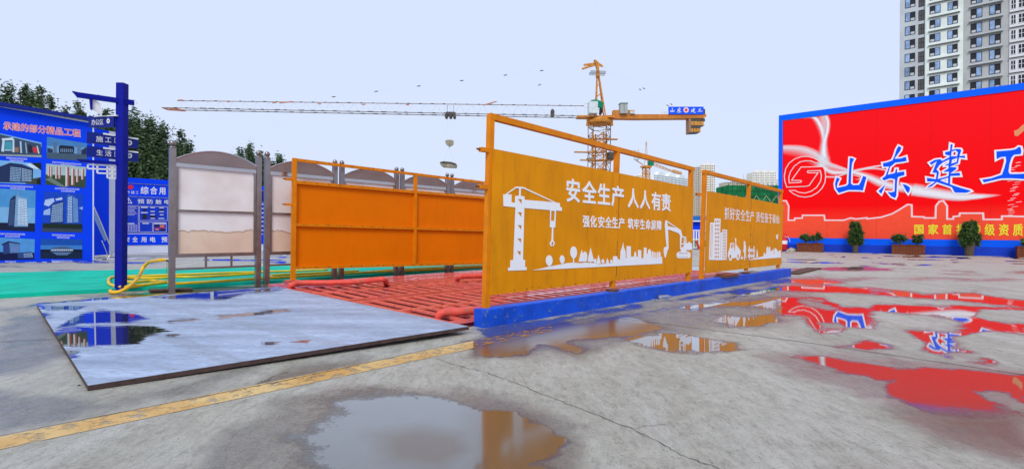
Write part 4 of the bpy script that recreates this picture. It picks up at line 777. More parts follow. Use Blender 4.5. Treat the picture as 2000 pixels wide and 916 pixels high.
for (x0, x1, y, dy, c2) in ((38,160,266,8,(58,140)), (312,482,292,14,(365,440)), (2,190,432,8,(62,150)), (328,470,448,6,(365,440)), (-20,145,718,4,(30,118)), (310,445,725,4,(340,412)), (30,95,884,2,None), (308,432,880,2,None)):
    for (a, c, yy, d_) in ((x0, x1, y, dy),)+(((c2[0], c2[1], y+15, dy*.6),) if c2 else ()):
        k = a
        while k < c:
            w = random.uniform(5, 7.5); s_ = d_*(k-a)/(c-a+1)
            for (u0, u1, v0, v1) in ((0, .9, 0, .18), (.1, .8, .42, .58), (0, .85, .84, 1), (.38, .55, 0, 1), (random.uniform(0, .7), 0, random.uniform(.1, .6), 0)):
                u1 = u1 or u0+.2; v1 = v1 or v0+.35
                b.flatpx(LB, zl2([(k+w*u0, yy+s_+9*v0), (k+w*u1, yy+s_+9*v0), (k+w*u1, yy+s_+9*v1), (k+w*u0, yy+s_+9*v1)]), .003)
            k += w+1.2
tag(b.build('caption_print', capm, bb), kind='stuff')
# panel behind it
B2 = Plane(G(184, 504)+V((0, 1.2, 0)), G(226, 502)+V((0, 1.2, 0)))
t = thing('blue_site_panel', B2.px(205, 500), 'plain blue site panel with pale edge, just right of the photo billboard', 'panel')
b = MB(); b.ppx(B2, [(170, 248), (213, 256), (213, 497), (170, 500)], -.1, 0); b.build('panel', BLUE_P, t)
b = MB(); b.ppx(B2, [(213.3, 256), (229, 259), (229, 495), (213.3, 497)], -.1, -.02); b.build('side_post', PALE, t)
t = thing('leaning_stand', G(200, 503), 'silver tube-framed stand leaning between the blue panels', 'stand')
b = MB(); b.tube(smoothpath([LB.px(184, 404, .25), LB.px(200, 440, .3), LB.px(216, 480, .35), LB.px(220, 492, .37), LB.px(216, 500, .38), LB.px(205, 504, .38), LB.px(186, 505, .37)]), .022, 8); b.build('tube_frame', STEEL_LT, t, smooth=True)
b = MB(); b.tube(smoothpath([LB.px(200, 470, .3), LB.px(210, 495, .32), LB.px(205, 500, .33), LB.px(190, 501, .33)]), .015, 8); b.build('inner_tube', STEEL_LT, t, smooth=True)
b = MB(); b.ppx(LB, [(185, 410), (194, 430), (210, 468), (205, 471), (186, 430)], .26, .275); b.build('fabric_panel', mat('grey_blue_fabric', (.12, .2, .42), .7), t)
# ------------------------------------------------------------------ electrical safety boards on the rear wall
EP = Plane(G(240, 495), G(240, 495)+UA); z4 = Z(3.522, 180, 330)
ew = thing('rear_site_wall', EP.px(290, 495), 'long white wall with blue cap running behind the notice boards', 'wall')
es = EP.st(225, 480)[0]; zc = EP.st(244, 347)[1]
def eb(m, s0_, s1_, za, zb_, o0_, o1_): m.prism(EP, [(s0_, za), (s1_, za), (s1_, zb_), (s0_, zb_)], o0_, o1_)
b = MB(); eb(b, es, es+24, 0, zc-.28, -.3, 0); b.build('wall_face', PALE, ew)
b = MB(); eb(b, es-.1, es+24.1, zc-.28, zc, -.4, .1); b.build('wall_cap', BLUE_P, ew)
ze = lambda y, x=244: EP.st(x, y)[1]
for k in range(3):
    lab = ['blue electrical safety notice with warning triangle, between signpost and first notice board', 'blue notice glimpsed through the gap between first and second notice boards', 'blue notice farther along the rear wall behind the notice boards'][k]
    t = thing('wall_notice', EP.pt(es+4.6*k, ze(478)), lab, 'notice', 'blue notices on the rear wall')
    a, c = es+.05+4.7*k, es+4.55+4.7*k
    b = MB(); eb(b, a, c, ze(382.5), ze(358.4), .001, .03); b.build('header_panel', BLUE_P if k == 0 else NAVY, t)
    b = MB(); eb(b, a, c, ze(455), ze(383.8), .001, .03); b.build('main_panel', mat('mid_blue_print', (.004, .04, .55), .4), t)
    b = MB(); eb(b, a, c, ze(479), ze(457.5), .001, .03); b.build('footer_panel', BLUE_P, t)
    if k == 0: e0 = t
    else:
        b = MB()
        for j in range(7): z_ = ze(385)-j*(ze(385)-ze(455))/7; eb(b, a+.2, c-.2, z_-.12, z_-.05, .031, .036)
        b.build('white_rules', PALE, t)
f_ = lambda x, y: z4([(x, y)])[0]
def et(s_, sp_, tp, bt, bold, nm): (line_text(EP, s_, [(f_(a, 0)[0], f_(c, 0)[0]) for a, c in sp_], (f_(*tp[0]), f_(*tp[1])), (f_(*bt[0]), f_(*bt[1])), .031, .006, WHITE, nm, e0, bold))
et('综合用电', ((332,388),(398,447),(460,507),(520,570)), ((332,120),(505,126)), ((332,175),(505,178)), .02, 'header_character')
et('预防触电', ((312,358),(374,418),(435,476),(492,535)), ((312,206),(535,212)), ((312,240),(535,245)), .01, 'subtitle_character')
et('安全用电预', ((222,258),(276,313),(337,376),(394,435),(476,517)), ((222,466),(517,466)), ((222,503),(517,505)), .02, 'footer_character')
et('山东建工', ((214,234),(240,260),(266,292),(298,320)), ((214,148),(320,152)), ((214,170),(320,174)), .0, 'company_character')
b = MB(); b.ppx(EP, z4(ell(264, 126, 20, 15)), .031, .04); b.build('red_logo', mat('logo_red', (.75, .02, .05), .5), e0)
cut(EP, [z4([(250,198),(276,238),(225,236)]), z4([(250,206),(268,233),(233,232)])], .031, .01, WHITE, 'warning_triangle', e0)
cut(EP, [z4([(252,208),(246,221),(250,221),(247,231),(255,219),(251,219)])], .031, .01, WHITE, 'lightning_mark', e0)
def outline(x0, y0, x1, y1, w=2): return [z4([(x0, y0), (x1, y0+2), (x1, y1), (x0, y1)]), z4([(x0+w, y0+w), (x1-w, y0+w+2), (x1-w, y1-w), (x0+w, y1-w)])]
for q in ((228,252,318,432), (324,257,518,356), (324,364,415,434), (420,366,510,435)): cut(EP, outline(*q), .031, .006, WHITE, 'box_outline', e0)
b = MB(); ms = [WHITE, BLACK, mat('orange_print', (.8, .25, .03), .5), mat('red_print', (.6, .03, .03), .5)]
def rect(x0, y0, x1, y1, mi): b.mi = mi; b.flatpx(EP, z4([(x0, y0), (x1, y0), (x1, y1), (x0, y1)]), .034)
for (x0, y0, x1, y1, mi) in ((335,262,382,268,0),(400,264,430,269,0),(460,265,492,270,0),(400,290,430,295,0),(460,292,492,297,0),(335,298,382,304,0),(400,312,430,317,0),(465,313,490,318,0),(400,338,430,343,0),(455,338,495,343,0),(350,274,370,290,1),(346,312,374,346,1),(392,322,440,334,1),(462,276,490,286,1),(345,372,390,378,0),(424,372,506,379,0),(428,384,460,398,1),(466,386,495,400,2),(424,404,505,409,3),(434,412,458,422,2),(470,412,500,426,1),(225,373,290,379,0)): rect(x0, y0, x1, y1, mi)
for j in range(7): rect(232, 262+j*9, 308-random.uniform(0, 20), 264+j*9, 0)
for j in range(6): rect(230, 384+j*8, 306, 385.5+j*8, 0)
for j in range(5): rect(230+j*19, 384, 231.5+j*19, 425, 0)
tag(b.build('diagram_print', ms, e0), kind='stuff')
# ------------------------------------------------------------------ big red billboard wall
RP = Plane(G(1524, 490.0), G(2000, 501.6)); zr = Z(2.476, 1500, 150)
rw = thing('red_billboard_wall', RP.px(1524, 490), 'huge red billboard wall with blue border and big blue calligraphy, at right', 'billboard')
s_l = RP.st(1520, 400)[0]; zt_l = RP.st(1519, 226.5)[1]; s_r = RP.st(2000, 300)[0]; zt_r = RP.st(2000, 162.5)[1]
SX = s_r+14; k_t = (zt_r-zt_l)/(s_r-s_l); ztop = lambda s: zt_l+k_t*(s-s_l)
zi = lambda x, y: RP.st(x, y)[1]
zb1 = (zi(1528, 464.5)+zi(1976, 469))/2; zb2 = (zi(1610, 477)+zi(1900, 482))/2
s_in = RP.st(1528, 400)[0]; bt = .5*((zt_l-zi(1519, 237))+(zt_r-zi(2000, 176)))
redm = bpy.data.materials.new('red_billboard_print'); n, l = nt(redm); bq = n['Principled BSDF']; tc = n.new('ShaderNodeTexCoord'); sep = n.new('ShaderNodeSeparateXYZ'); l.new(tc.outputs['Object'], sep.inputs[0])
x = n.new('ShaderNodeValToRGB'); x.color_ramp.elements[0].position = 0; x.color_ramp.elements[0].color = (.94, .075, .04, 1); x.color_ramp.elements[1].position = .25; x.color_ramp.elements[1].color = (.96, .003, .005, 1)
e3 = x.color_ramp.elements.new(1); e3.color = (.96, .008, .014, 1)
mr9 = n.new('ShaderNodeMapRange'); mr9.inputs['From Min'].default_value = zb1; mr9.inputs['From Max'].default_value = zt_l; l.new(sep.outputs['Z'], mr9.inputs[0]); l.new(mr9.outputs[0], x.inputs[0]); l.new(x.outputs[0], bq.inputs['Base Color']); bq.inputs['Roughness'].default_value = .7; bq.inputs['Specular IOR Level'].default_value = .05
salm = mat('salmon_print', (.95, .085, .04), .7, var=.04, spec=.05)
b = MB(); b.prism(RP, [(s_in, zb1), (SX, zb1), (SX, ztop(SX)-bt), (s_in, ztop(s_in)-bt)], -.3, 0); b.build('red_print', redm, rw)
b = MB(); b.prism(RP, [(s_l, ztop(s_l)-bt), (SX, ztop(SX)-bt), (SX, ztop(SX)), (s_l, ztop(s_l))], -.4, .06); b.build('top_border', BLUE_W, rw)
b = MB(); b.prism(RP, [(s_l, zb1), (s_in, zb1), (s_in, ztop(s_in)-bt-.002), (s_l, ztop(s_l)-bt-.002)], -.4, .06); b.build('side_border', BLUE_W, rw)
b = MB(); b.prism(RP, [(s_l, zb2), (SX, zb2), (SX, zb1-.002), (s_l, zb1-.002)], -.4, .08); b.build('upper_plinth', BLUE_W, rw)
b = MB(); b.prism(RP, [(s_l, 0), (SX, 0), (SX, zb2-.002), (s_l, zb2-.002)], -.4, .16); b.build('lower_plinth', BLUE_WD, rw)
# skyline strip (salmon below the white line)
sk = [(66,600),(88,600),(100,625),(98,694),(128,694),(130,684),(165,684),(167,670),(272,670),(275,694),(365,694),(400,683),(425,688),(478,682),(480,687),(545,680),(600,663),(640,640),(675,618),(695,620),(696,676),(755,678),(757,683),(810,683),(812,625),(828,604),(848,600),(866,625),(866,688),(895,688),(897,676),(925,674),(928,660),(1040,660),(1042,690),(1130,690),(1132,674),(1238,676)]
skp = [RP.st(*p) for p in zr(sk)]; e_ = skp[-1]
skp += [(e_[0]+d, e_[1]+z_) for d, z_ in ((2, 0), (2.02, .7), (3.5, .7), (3.52, 0), (6, 0), (7, .9), (8.5, .9), (8.52, 0), (SX-e_[0]-.1, 0))]
b = MB(); b.prism(RP, skp+[(SX-.1, zb1+.01), (s_in+.02, zb1+.01)], .001, .004); b.build('skyline_print', salm, rw)
def stroke(pts, w, off, m, name, parent, P=RP, closed=False):
    b = MB(); pts = [V((a, z_, 0)) for a, z_ in pts]
    if closed: pts.append(pts[0])
    N = len(pts); Lp = []
    for i, p in enumerate(pts):
        d0 = (p-pts[i-1]).normalized() if i else (pts[1]-p).normalized(); d1_ = (pts[i+1]-p).normalized() if i < N-1 else d0
        if closed and i in (0, N-1): d0 = (pts[-1]-pts[-2]).normalized(); d1_ = (pts[1]-pts[0]).normalized()
        d = (d0+d1_)
        d = d.normalized() if d.length > .1 else d0
        nn = V((-d.y, d.x, 0)); k = 1/max(.5, abs(nn.dot(V((-d0.y, d0.x, 0))))); Lp.append((p+nn*w/2*k, p-nn*w/2*k))
    b.add([P.pt(q.x, q.y, off) for pr in Lp for q in pr], [(2*i, 2*i+1, 2*i+3, 2*i+2) for i in range(N-1)]); return b.build(name, m, parent)
PINKW = flat('pink_white_print', (.85, .62, .64))
stroke(skp, .105, .0062, PINKW, 'skyline_outline', rw)
# glow ribbons printed on the wall
glm = bpy.data.materials.new('printed_light_ribbon'); n, l = nt(glm); bq = n['Principled BSDF']; at_ = n.new('ShaderNodeAttribute'); at_.attribute_name = 'glow'
bq.inputs['Base Color'].default_value = (.86, .84, .88, 1); bq.inputs['Roughness'].default_value = .5; l.new(at_.outputs['Fac'], bq.inputs['Alpha'])
GK = [0]
def glow(pts, ws, peak=1.0, off=.008, prof=(0, .15, .5, .85, 1, .85, .5, .15, 0), zf=zr):
    GK[0] += 1; off = .008+.0015*GK[0]
    P_ = smoothpath([V((a, z_, 0)) for a, z_ in [RP.st(*p) for p in zf(pts)]], 8); N = len(P_); M_ = len(prof)
    m = MB(); vals = []
    for i, p in enumerate(P_):
        d = (P_[min(i+1, N-1)]-P_[max(i-1, 0)]).normalized(); nn = V((-d.y, d.x, 0)); t = i/(N-1)*(len(ws)-1); k = min(int(t), len(ws)-2); w = ws[k]*(1-(t-k))+ws[k+1]*(t-k)
        w *= .5
        fade = min(1, (N-1-i)/6+.0) if ws[-1] < .2 else 1
        for j, v in enumerate(prof): q = p+nn*w*(j/(M_-1)-.5); q.x = max(q.x, s_in+.03); q.y = min(q.y, ztop(q.x)-bt-.02); m.v.append(RP.pt(q.x, q.y, off)); vals.append(v*peak*fade)
    m.f = [(i*M_+j, i*M_+j+1, (i+1)*M_+j+1, (i+1)*M_+j) for i in range(N-1) for j in range(M_-1)]; m.m = [0]*len(m.f)
    o = m.build('light_ribbon', glm, rw); a = o.data.attributes.new('glow', 'FLOAT', 'POINT'); a.data.foreach_set('value', np.array(vals, np.float32)); return o
sharp = (0, .05, .15, .5, 1, 1, .5, .15, 0)
z1 = Z(6.543, 1520, 260); z5 = Z(6.543, 1520, 180)
glow([(40,362),(150,345),(300,330),(420,318)], [.5, .5, .4, .6], .9, prof=(0, .1, .4, .9, 1, .3, .1, 0, 0), zf=z5)
glow([(415,315),(480,350),(540,450),(570,560),(578,640),(565,760),(545,900)], [.5, 1.1, 1.2, 1, 1.1, 1.3, 1.8], 1, prof=sharp, zf=z5)
glow([(600,300),(628,380),(625,480),(600,580),(580,660),(575,780),(590,920)], [.9, .9, .9, .9, 1.1, 1.6, 2], 1, prof=sharp, zf=z5)
glow([(560,300),(590,400),(590,500),(580,600)], [1.6, 1.5, .8, .3], .55, zf=z5)
glow([(570,300),(565,380),(560,430),(600,480)], [2.0, 2.2, 2.4, 1.4], .9, zf=z1)
glow([(30,215),(150,220),(300,245),(430,300),(540,380),(640,430),(760,460),(880,490)], [1.6, 1.8, 2.2, 2.4, 2.2, 1.6, 1.2, .8], .75, prof=(0, .08, .2, .35, .55, .85, 1, .6, 0), zf=z1)
glow([(540,400),(620,470),(720,505),(880,500),(1000,480),(1150,445),(1320,415)], [.5, .9, 1.0, .6, .5, .4, .3], .95, zf=z1)
glow([(600,560),(740,560),(840,525),(960,490),(1100,460),(1250,455),(1400,480)], [.35, .35, .4, .5, .45, .35, .3], .8, zf=z1)
glow([(880,490),(1000,510),(1150,560),(1300,625),(1480,680),(1700,710),(1832,735)], [.5, .8, 1.2, 1.5, 1.5, 1.6, 1.9], .95, prof=(0, .3, .6, .9, 1, .8, .4, .15, 0), zf=z1)
glow([(700,545),(900,575),(1000,578),(1130,572)], [2.0, 1.6, 1.0, .1], .95, prof=(0, .5, .9, 1, 1, .9, .6, .2, 0), zf=zr)
glow([(960,540),(1030,560),(1040,590),(975,590)], [.15, .15, .15, .12], .8, zf=z1)
SEAM = mat('red_seam', (.70, .01, .015), .7, spec=.05)
for k in range(1, 12):
    s_ = s_in+k*3.05
    if s_ < SX-.5: b = MB(); b.prism(RP, [(s_-.008, zb1+.02), (s_+.008, zb1+.02), (s_+.008, ztop(s_)-bt-.02), (s_-.008, ztop(s_)-bt-.02)], .0005, .0045); b.build('cloth_seam', SEAM, rw)
# emblem
def dedup(c): return c
LG = [
 [(537,376),(475,382),(420,358),(350,355),(280,372),(210,420),(165,475),(138,540),(135,590),(148,638),(285,632),(298,618),(285,606),(172,606),(180,590),(290,435),(572,430),(595,470),(605,540),(600,620),(560,700),(500,765),(420,808),(340,820),(260,808),(190,775),(142,735),(212,733),(260,757),(340,768),(420,745),(490,695),(535,630),(550,560),(545,480),(380,485),(372,497),(382,508),(505,510),(395,672),(110,690),(85,620),(78,550),(95,460),(140,385),(210,330),(300,302),(380,300),(460,322),(510,350)]]
WHT = flat('emblem_white', (.86, .66, .68))
zS = z1
ring1 = [(537,376),(475,381),(420,358),(350,356),(280,370),(205,425),(155,500),(135,570),(140,638),(285,632),(298,618),(285,606),(172,606),(180,590),(292,436),(572,430),(598,480),(607,550),(598,630),(560,705),(500,765),(420,808),(340,820),(260,808),(190,775),(142,735),(212,733),(260,757),(340,768),(420,745),(490,695),(540,620),(552,550),(538,480),(380,485),(372,497),(382,508),(508,510),(395,672),(350,683),(110,692),(85,620),(78,550),(95,460),(140,385),(210,332),(300,303),(380,300),(460,322),(510,350)]
stroke([RP.st(*p) for p in zS(ring1)], .06, .030, WHT, 'emblem_outline', rw, closed=True)
em = MB(); em.prism(RP, [RP.st(*p) for p in zS([(537,376),(475,381),(420,358),(350,356),(280,370),(205,425),(155,500),(135,570),(140,638),(285,632),(298,618),(285,606),(172,606),(180,590),(292,436),(572,430),(598,480),(607,550),(598,630),(560,705),(500,765),(420,808),(340,820),(260,808),(190,775),(142,735),(212,733),(260,757),(340,768),(420,745),(490,695),(540,620),(552,550),(538,480),(380,485),(372,497),(382,508),(508,510),(395,672),(110,692),(85,620),(78,550),(95,460),(140,385),(210,332),(300,303),(380,300),(460,322),(510,350)])], .025, .029)
em.build('emblem', redm, rw)
zB = Z(6.543, 1790, 260)
SHAN = [[(905,310),(940,312),(985,330),(955,385),(945,480),(940,640),(960,658),(1025,655),(1045,620),(1080,535),(1140,560),(1115,650),(1090,748),(1040,740),(900,738),(770,778),(725,715),(715,650),(740,555),(800,580),(770,640),(760,690),(860,668),(885,650),(890,540)]]
DONG = [[(1532,155),(1585,180),(1575,225),(1505,320),(1560,318),(1640,290),(1655,365),(1600,378),(1500,390),(1440,440),(1415,520),(1480,505),(1495,450),(1530,450),(1530,495),(1620,480),(1625,545),(1540,570),(1530,620),(1525,720),(1520,800),(1500,845),(1440,820),(1375,745),(1440,750),(1475,740),(1480,600),(1430,590),(1345,620),(1310,580),(1360,545),(1400,440),(1335,445),(1322,378),(1380,370),(1450,345),(1475,290),(1500,210)],
        [(1385,640),(1345,740),(1320,795),(1265,745),(1310,700)], [(1570,640),(1640,655),(1695,690),(1690,740),(1660,790),(1620,740)]]
JIAN = [[(425,128),(475,145),(465,205),(520,195),(570,200),(585,225),(565,285),(630,278),(635,335),(555,325),(540,395),(450,430),(520,430),(520,465),(455,510),(560,498),(575,555),(445,560),(440,650),(560,690),(690,725),(715,745),(640,775),(480,772),(440,700),(260,640),(200,690),(110,715),(150,670),(215,630),(125,630),(118,560),(235,580),(245,520),(185,515),(205,470),(245,380),(185,425),(150,380),(230,335),(310,325),(330,345),(400,310),(410,300),(355,285),(350,240),(415,225)],
        [(460,245),(495,235),(515,255),(505,290),(455,290)], [(465,350),(505,335),(500,365),(460,378)], [(300,420),(345,385),(405,355),(400,385),(345,410),(345,430),(395,425),(395,450),(330,490),(340,510),(400,505),(395,545),(285,575),(300,500),(270,465)], [(325,605),(390,585),(390,630)]]
GONG = [[(1005,228),(1080,222),(1200,212),(1260,200),(1300,168),(1340,175),(1352,230),(1345,280),(1250,290),(1225,320),(1200,400),(1188,490),(1200,515),(1290,515),(1374,510),(1500,505),(1560,520),(1560,590),(1500,600),(1374,600),(1200,590),(1080,592),(940,625),(850,645),(820,590),(950,570),(1080,525),(1110,440),(1130,360),(1125,315),(1080,320),(1010,355)]]
CALB = mat('calligraphy_blue', (.002, .09, .90), .6, spec=.08, var=.04)
def calli(P, glyphs, off, th, fill, edge, ew_, parent, xf=None):
    for gl, zf in glyphs:
        cs = [[P.st(*p) for p in zf(c)] for c in gl]
        if xf: cs = [[xf(*p) for p in c] for c in cs]
        o = cut(P, cs, off, th, fill, 'calligraphy_character', parent, px=False)
        if edge:
            for c in cs: stroke(c, ew_, off+th+.003, edge, 'character_outline', o, P, closed=True)
calli(RP, [(SHAN, z1), (DONG, z1), (JIAN, zB), (GONG, zB)], .03, .008, CALB, flat('letter_edge_white', (.86, .80, .86)), .10, rw)
line_text(RP, '国家首批特级资质', even(1781, 2002, 8, .72), ((1790, 438), (2000, 437)), ((1790, 457.5), (2000, 461)), .006, .004, YEL, 'yellow_character', rw, .022)
b = MB(); b.ppx(RP, zr([(1190,262),(1205,258),(1238,228),(1238,262),(1205,290),(1192,285)]), .006, .008); b.build('orange_brush_mark', mat('brush_orange', (.75, .28, .12), .5), rw)
b = MB()
for k in range(26):
    y = 400+k*10.5+random.uniform(-3, 3); x0 = 1150+random.uniform(0, 60)
    b.flatpx(RP, zr([(x0, y+8), (x0+random.uniform(12, 40), y+4), (x0+30, y+6), (x0, y+10)]), .004)
tag(b.build('scratch_print', PINKW, rw), kind='stuff')

# ------------------------------------------------------------------ foliage
def leaf_mat(name, col, var=.45):
    m = bpy.data.materials.new(name); n, l = nt(m); b = n['Principled BSDF']; a = n.new('ShaderNodeAttribute'); a.attribute_name = 'tone'
    r = n.new('ShaderNodeValToRGB'); c = V(col); r.color_ramp.elements[0].color = (*(c*(1-var)), 1); r.color_ramp.elements[1].color = (*(c*(1+var*1.2)), 1)
    l.new(a.outputs['Fac'], r.inputs[0]); l.new(r.outputs[0], b.inputs['Base Color']); b.inputs['Roughness'].default_value = .6; return m
LEAF = leaf_mat('poplar_leaves', (.055, .10, .035)); LEAF2 = leaf_mat('shrub_leaves', (.045, .10, .015), .5)
BARK = mat('bark', (.10, .075, .05), .85, var=.3, scale=8, bump=.4)
def leaves(centres, n, size, spread, name, m, parent, up=.4, squash=1.0):
    C_ = np.array(centres); N = n*len(C_); c = np.repeat(C_[:, :3], n, 0); rad = np.repeat(C_[:, 3], n)
    d = rng.normal(size=(N, 3)); d /= np.linalg.norm(d, axis=1)[:, None]; r = rng.random(N)**.55*(1+.9*(rng.random(N) < .18))
    p = c+d*(r*rad)[:, None]*np.array([1, 1, squash]); t1 = rng.normal(size=(N, 3)); t1[:, 2] = np.abs(t1[:, 2])*up+t1[:, 2]*.3; t1 /= np.linalg.norm(t1, axis=1)[:, None]
    t2 = np.cross(t1, rng.normal(size=(N, 3))); t2 /= np.linalg.norm(t2, axis=1)[:, None]+1e-9; s = size*(.6+.8*rng.random(N))[:, None]
    vs = np.stack([p-t1*s, p+t2*s*.45, p+t1*s, p-t2*s*.45], 1).reshape(-1, 3)-np.array(V(parent['_o']))
    me = bpy.data.meshes.new(name); me.vertices.add(len(vs)); me.vertices.foreach_set('co', vs.ravel()); me.loops.add(N*4); me.loops.foreach_set('vertex_index', np.arange(N*4, dtype=np.int32)); me.polygons.add(N); me.polygons.foreach_set('loop_start', np.arange(0, N*4, 4, dtype=np.int32)); me.update(calc_edges=True)
    tone = np.repeat(np.clip(np.repeat(rng.random(len(C_)), n)*.6+rng.random(N)*.4, 0, 1), 4); a = me.attributes.new('tone', 'FLOAT', 'POINT'); a.data.foreach_set('value', tone.astype(np.float32)); me.materials.append(m)
    return link(name, me, parent)
def poplar(base, h, w, label, crown0=.25, nclump=70, tips=9, n=75, size=.2):
    t = thing('poplar_tree', base, label, 'tree', 'trees behind the site boards'); B = V(base); cs = []
    br = MB(); br.tube([B, B+V((.1, 0, h*.45)), B+V((0, .1, h*.9))], [.2, .13, .03], 7)
    for k in range(tips):                    # upswept limbs, each its own ragged plume
        a = 2*math.pi*k/tips+random.random(); rr = w*.5*random.uniform(.35, .95); z0 = h*random.uniform(crown0, .5); zt = h*random.uniform(.66, 1.0)*(1-.12*rr/w)
        if k == 0: rr, zt = .1, h
        p0, p1 = B+V((0, 0, z0)), B+V((math.cos(a)*rr, math.sin(a)*rr, zt)); br.tube([p0, p0.lerp(p1, .5)+V((math.cos(a), math.sin(a), 0))*rr*.25, p1-V((0, 0, .3))], [.07, .045, .012], 5)
        for j in range(nclump//tips):
            f = (j+1)/(nclump//tips); q = p0.lerp(p1, f)+V((math.cos(a), math.sin(a), 0))*rr*.25*math.sin(f*math.pi); R0 = w*.17*(1.3-f*.95)+.16
            cs.append((q.x+random.uniform(-.3, .3)*R0, q.y+random.uniform(-.3, .3)*R0, q.z, R0*random.uniform(.8, 1.3)))
    for j in range(nclump//2):
        a = random.random()*6.28; r = w*.42*random.random()**.5; z_ = h*random.uniform(crown0, .75); cs.append((B.x+math.cos(a)*r, B.y+math.sin(a)*r, z_, w*.14))
    br.build('trunk', BARK, t); leaves(cs, n, size, 0, 'crown', LEAF, t, squash=1.5); return t
def at(px, py, Y): p = D(px, py, Y); return V((p.x, p.y, 0)), p.z
tree_specs = [(12, 172, 44, 4.6, 'broad dark poplar at the left edge above the photo billboard'), (45, 172, 45, 2.6, 'narrow pointed poplar second from left above the billboard'), (78, 178, 44, 2.4, 'poplar with a tall single tip above the billboard title'), (98, 196, 46, 2.0, 'low rounded poplar top at the right of the left tree group'),
  (150, 207, 50, 2.4, 'small sparse treetop peeking over the billboard, left of the hanging sign'), (205, 222, 46, 3.4, 'treetop behind the signpost blades'), (262, 229, 42, 3.6, 'tall dark poplar directly right of the blue signpost'), (292, 238, 43, 3.4, 'dark poplar with spiky top, middle of the clump right of the signpost'), (318, 256, 42, 2.8, 'lower dark poplar just left of the first notice board post'), (352, 262, 46, 2.8, 'poplar rising behind the first notice board post'),
  (485, 289, 55, 3.0, 'bright green treetop above the right post of the first notice board'), (545, 307, 58, 2.6, 'small treetop above the arch of the second notice board'), (235, 236, 48, 3.4, 'dark tree filling the gap behind the signpost'), (405, 330, 55, 4.0, 'tree hidden behind the first notice board')]
for (x, y, Y, w, lab) in tree_specs[:-1]:
    p, h = at(x, y, Y); poplar(p, h, w*1.25, lab, nclump=190, tips=13, n=115, size=.13)
# ------------------------------------------------------------------ planters, shrubs, extinguisher in front of the red wall
WOOD = mat('red_brown_planter_wood', (.17, .045, .018), .6, var=.3, scale=6, dirt=.3, dcol=(.10, .03, .015))
def wallpt(px, off): s_, z_ = RP.st(px, 490); return RP.pt(s_, 0, off)
def planter(x0, x1, ytop, lab, clumps):
    p0, p1 = wallpt(x0, .9), wallpt(x1, .9); w = (p1-p0).length; c = (p0+p1)/2; h = RP.st((x0+x1)/2, ytop)[1]*.97
    t = thing('planter', c, lab, 'planter', 'wooden planters along the red wall'); u, n_ = RP.u, RP.n; dp = .36
    b = MB(); k = int(w/.16)
    for i in range(k):
        for sgn in (1, -1):
            b.box(c+u*((i+.5)/k-.5)*(w-.1)+n_*dp*sgn+V((0, 0, h*.47)), u*((w-.1)/k/2-.006), n_*.012, V((0, 0, h*.42)))
    for sgn in (1, -1):
        for j in range(4): b.box(c+u*sgn*(w/2-.06)+n_*((j+.5)/4-.5)*dp*1.9+V((0, 0, h*.47)), u*.012, n_*(dp*1.9/8-.005), V((0, 0, h*.42)))
    tag(b.build('plank_siding', WOOD, t), kind='stuff')
    b = MB(); b.box(c+V((0, 0, h*.95)), u*(w/2), n_*(dp+.05), V((0, 0, h*.045))); b.build('rim', WOOD, t)
    b = MB(); b.box(c+V((0, 0, h*.05)), u*(w/2-.02), n_*(dp+.02), V((0, 0, h*.05))); b.build('base_board', WOOD, t)
    for sgn in (1, -1):
        b = MB(); b.box(c+u*sgn*(w/2-.045)+n_*(dp+.014)+V((0, 0, h*.5)), u*.045, n_*.012, V((0, 0, h*.40))); b.build('corner_post', WOOD, t)
    b = MB(); b.box(c+V((0, 0, h*.97)), u*(w/2-.08), n_*(dp-.03), V((0, 0, .03))); b.build('soil', mat('soil', (.05, .035, .02), .9), t)
    for (xc, yt, wpx, lab2) in clumps:
        pc = wallpt(xc, .9); H = RP.st(xc, yt)[1]*.97; r = wpx/970*pc.y/2; base = V((pc.x, pc.y, h))
        sb = thing('shrub', base, lab2, 'shrub', 'small shrubs in the planters'); st_ = MB(); cs = []
        for k in range(13):
            a = random.random()*6.28; q = base+V((math.cos(a)*r*random.uniform(.2, .95), math.sin(a)*r*.6*random.random(), (H-h)*random.uniform(.35, 1)*.88)); st_.tube([base, base.lerp(q, .6)+V((0, 0, .05)), q], [.015, .01, .005], 4); cs.append((q.x, q.y, q.z, r*.32))
        st_.build('stems', BARK, sb); leaves(cs, 85, .075, 0, 'foliage', LEAF2, sb)
planter(1560, 1610, 474, 'leftmost brown wooden planter, next to the red extinguisher', [(1575, 456, 22, 'thin pale shrub in the left half of the leftmost planter'), (1597, 453, 20, 'denser green shrub in the right half of the leftmost planter')])
planter(1740, 1803, 477, 'middle brown wooden planter between the two tall column shrubs', [(1757, 458, 32, 'spreading shrub in the left half of the middle planter'), (1789, 457, 24, 'small shrub in the right half of the middle planter')])
planter(1977, 2044, 480, 'wooden planter cut off by the right edge of the photo', [(1999, 464, 26, 'shrub in the planter at the right edge')])
